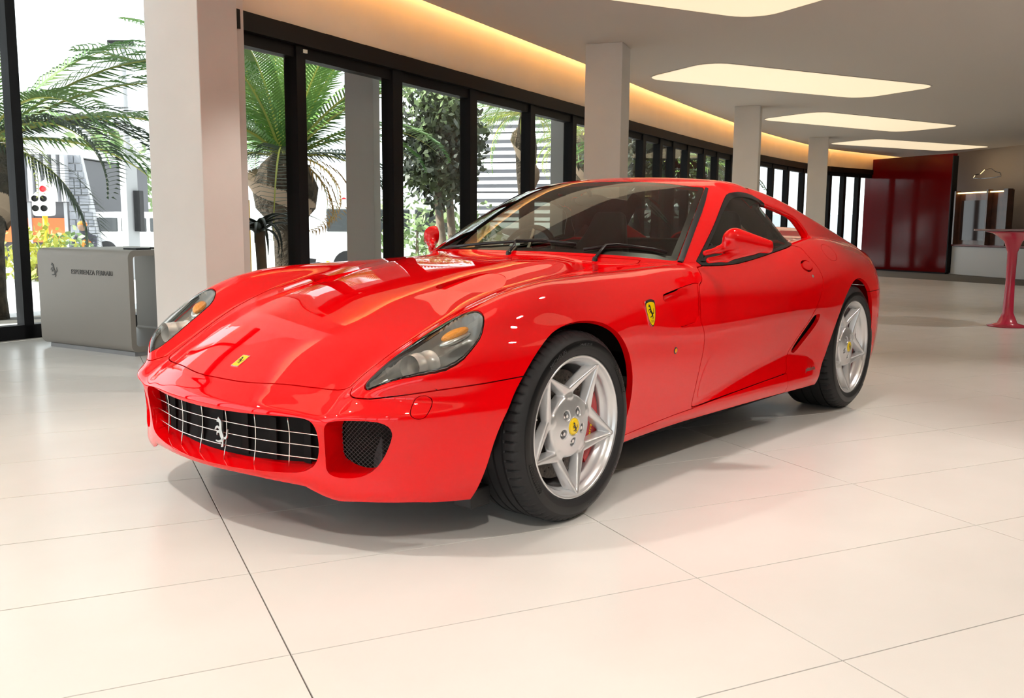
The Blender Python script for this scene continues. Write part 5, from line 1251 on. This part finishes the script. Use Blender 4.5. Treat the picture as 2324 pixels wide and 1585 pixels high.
van(800,24,4.0,1.35,'white car behind the first outer column','car',.2,cat='car')
van(1560,23,4.4,1.5,'white car behind the narrow panes by the middle column','car',.1,cat='car')
# low walls
for px0,px1,D,h_,lab in((930,1090,24,.55,'low pale wall behind the bushes'),):
    a=ray_at(px0,520,D); c=ray_at(px1,520,D); b=MB(); hexa(b,a[:2],c[:2],0,.2,-.06,h_); tag(b.obj('garden_wall',WHT),lab,'wall')
# block across the far street, seen through the narrow panes
g=ray_at(1700,480,60); a=ray_at(1950,480,60); b=MB(); hexa(b,g[:2],a[:2],0,.3,-.06,1.9); o=b.obj('boundary_wall',mat('blue_grey_wall',(.36,.40,.44),.8)); tag(o,'blue grey boundary wall seen through the far narrow panes','wall')
# litter bin by the pavement
g=ray_at(722,578,14); p=empty('litter_bin',(g[0],g[1],-.06)); tag(p,'small dark litter bin outside, left of the first outer column','bin')
b=MB(); b.lathe([(.0001,0),(.16,0),(.19,.5),(.0001,.5)],20); b.obj('bin_body',mat('bin_grey',(.10,.10,.11),.6),p,auto=40); b=MB(); b.lathe([(.0001,.56),(.17,.53),(.20,.50),(.0001,.50)],20); b.obj('bin_lid',FRAME,p,auto=40)
# kneeling worker
g=ray_at(203,545,23); pw=empty('person',(g[0],g[1],-.06),AZR); tag(pw,'person in an orange vest crouching by the street behind the desk','person')
def skin(name,J,E,m,parent):
    me=bpy.data.meshes.new(name); me.from_pydata([j[0] for j in J],E,[]); o=link(bpy.data.objects.new(name,me),parent); me.materials.append(m)
    md=o.modifiers.new('skin','SKIN'); 
    for v,j in zip(me.skin_vertices[0].data,J): v.radius=(j[1],j[1])
    me.skin_vertices[0].data[0].use_root=True
    s=o.modifiers.new('sub','SUBSURF'); s.levels=s.render_levels=1; return o
CLOTH=mat('work_trousers',(.05,.05,.07),.8); HIVIS=mat('orange_vest',(.95,.22,.02),.6); SKIN=mat('skin_tone',(.30,.18,.12),.6)
J=[((0,0,.42),.13),((.02,-.10,.62),.14),((.02,-.20,.80),.15),((.02,-.28,.92),.06),((.02,-.34,1.0),.085),((-.11,0,.40),.10),((-.16,-.30,.42),.075),((-.16,-.12,.08),.05),((-.16,-.28,.04),.045),((.12,0,.40),.10),((.17,-.20,.18),.075),((.17,.16,.10),.05),((.17,.10,.03),.045),((-.18,-.22,.80),.06),((-.24,-.36,.60),.045),((-.14,-.50,.50),.035),((.22,-.22,.80),.06),((.28,-.36,.60),.045),((.18,-.50,.50),.035)]
Ed=[(0,1),(1,2),(2,3),(3,4),(0,5),(5,6),(6,7),(7,8),(0,9),(9,10),(10,11),(11,12),(2,13),(13,14),(14,15),(2,16),(16,17),(17,18)]
skin('body',J,Ed,CLOTH,pw)
skin('vest',[((.02,-.07,.56),.165),((.02,-.14,.68),.175),((.02,-.21,.82),.165)],[(0,1),(1,2)],HIVIS,pw)
b=MB(); b.sphere((.02,-.36,1.04),.095,16,(1,1.1,1.15)); b.obj('head',SKIN,pw,True); b=MB(); b.sphere((.02,-.35,1.08),.10,16,(1.02,1.1,.8)); b.obj('cap',HIVIS,pw,True)
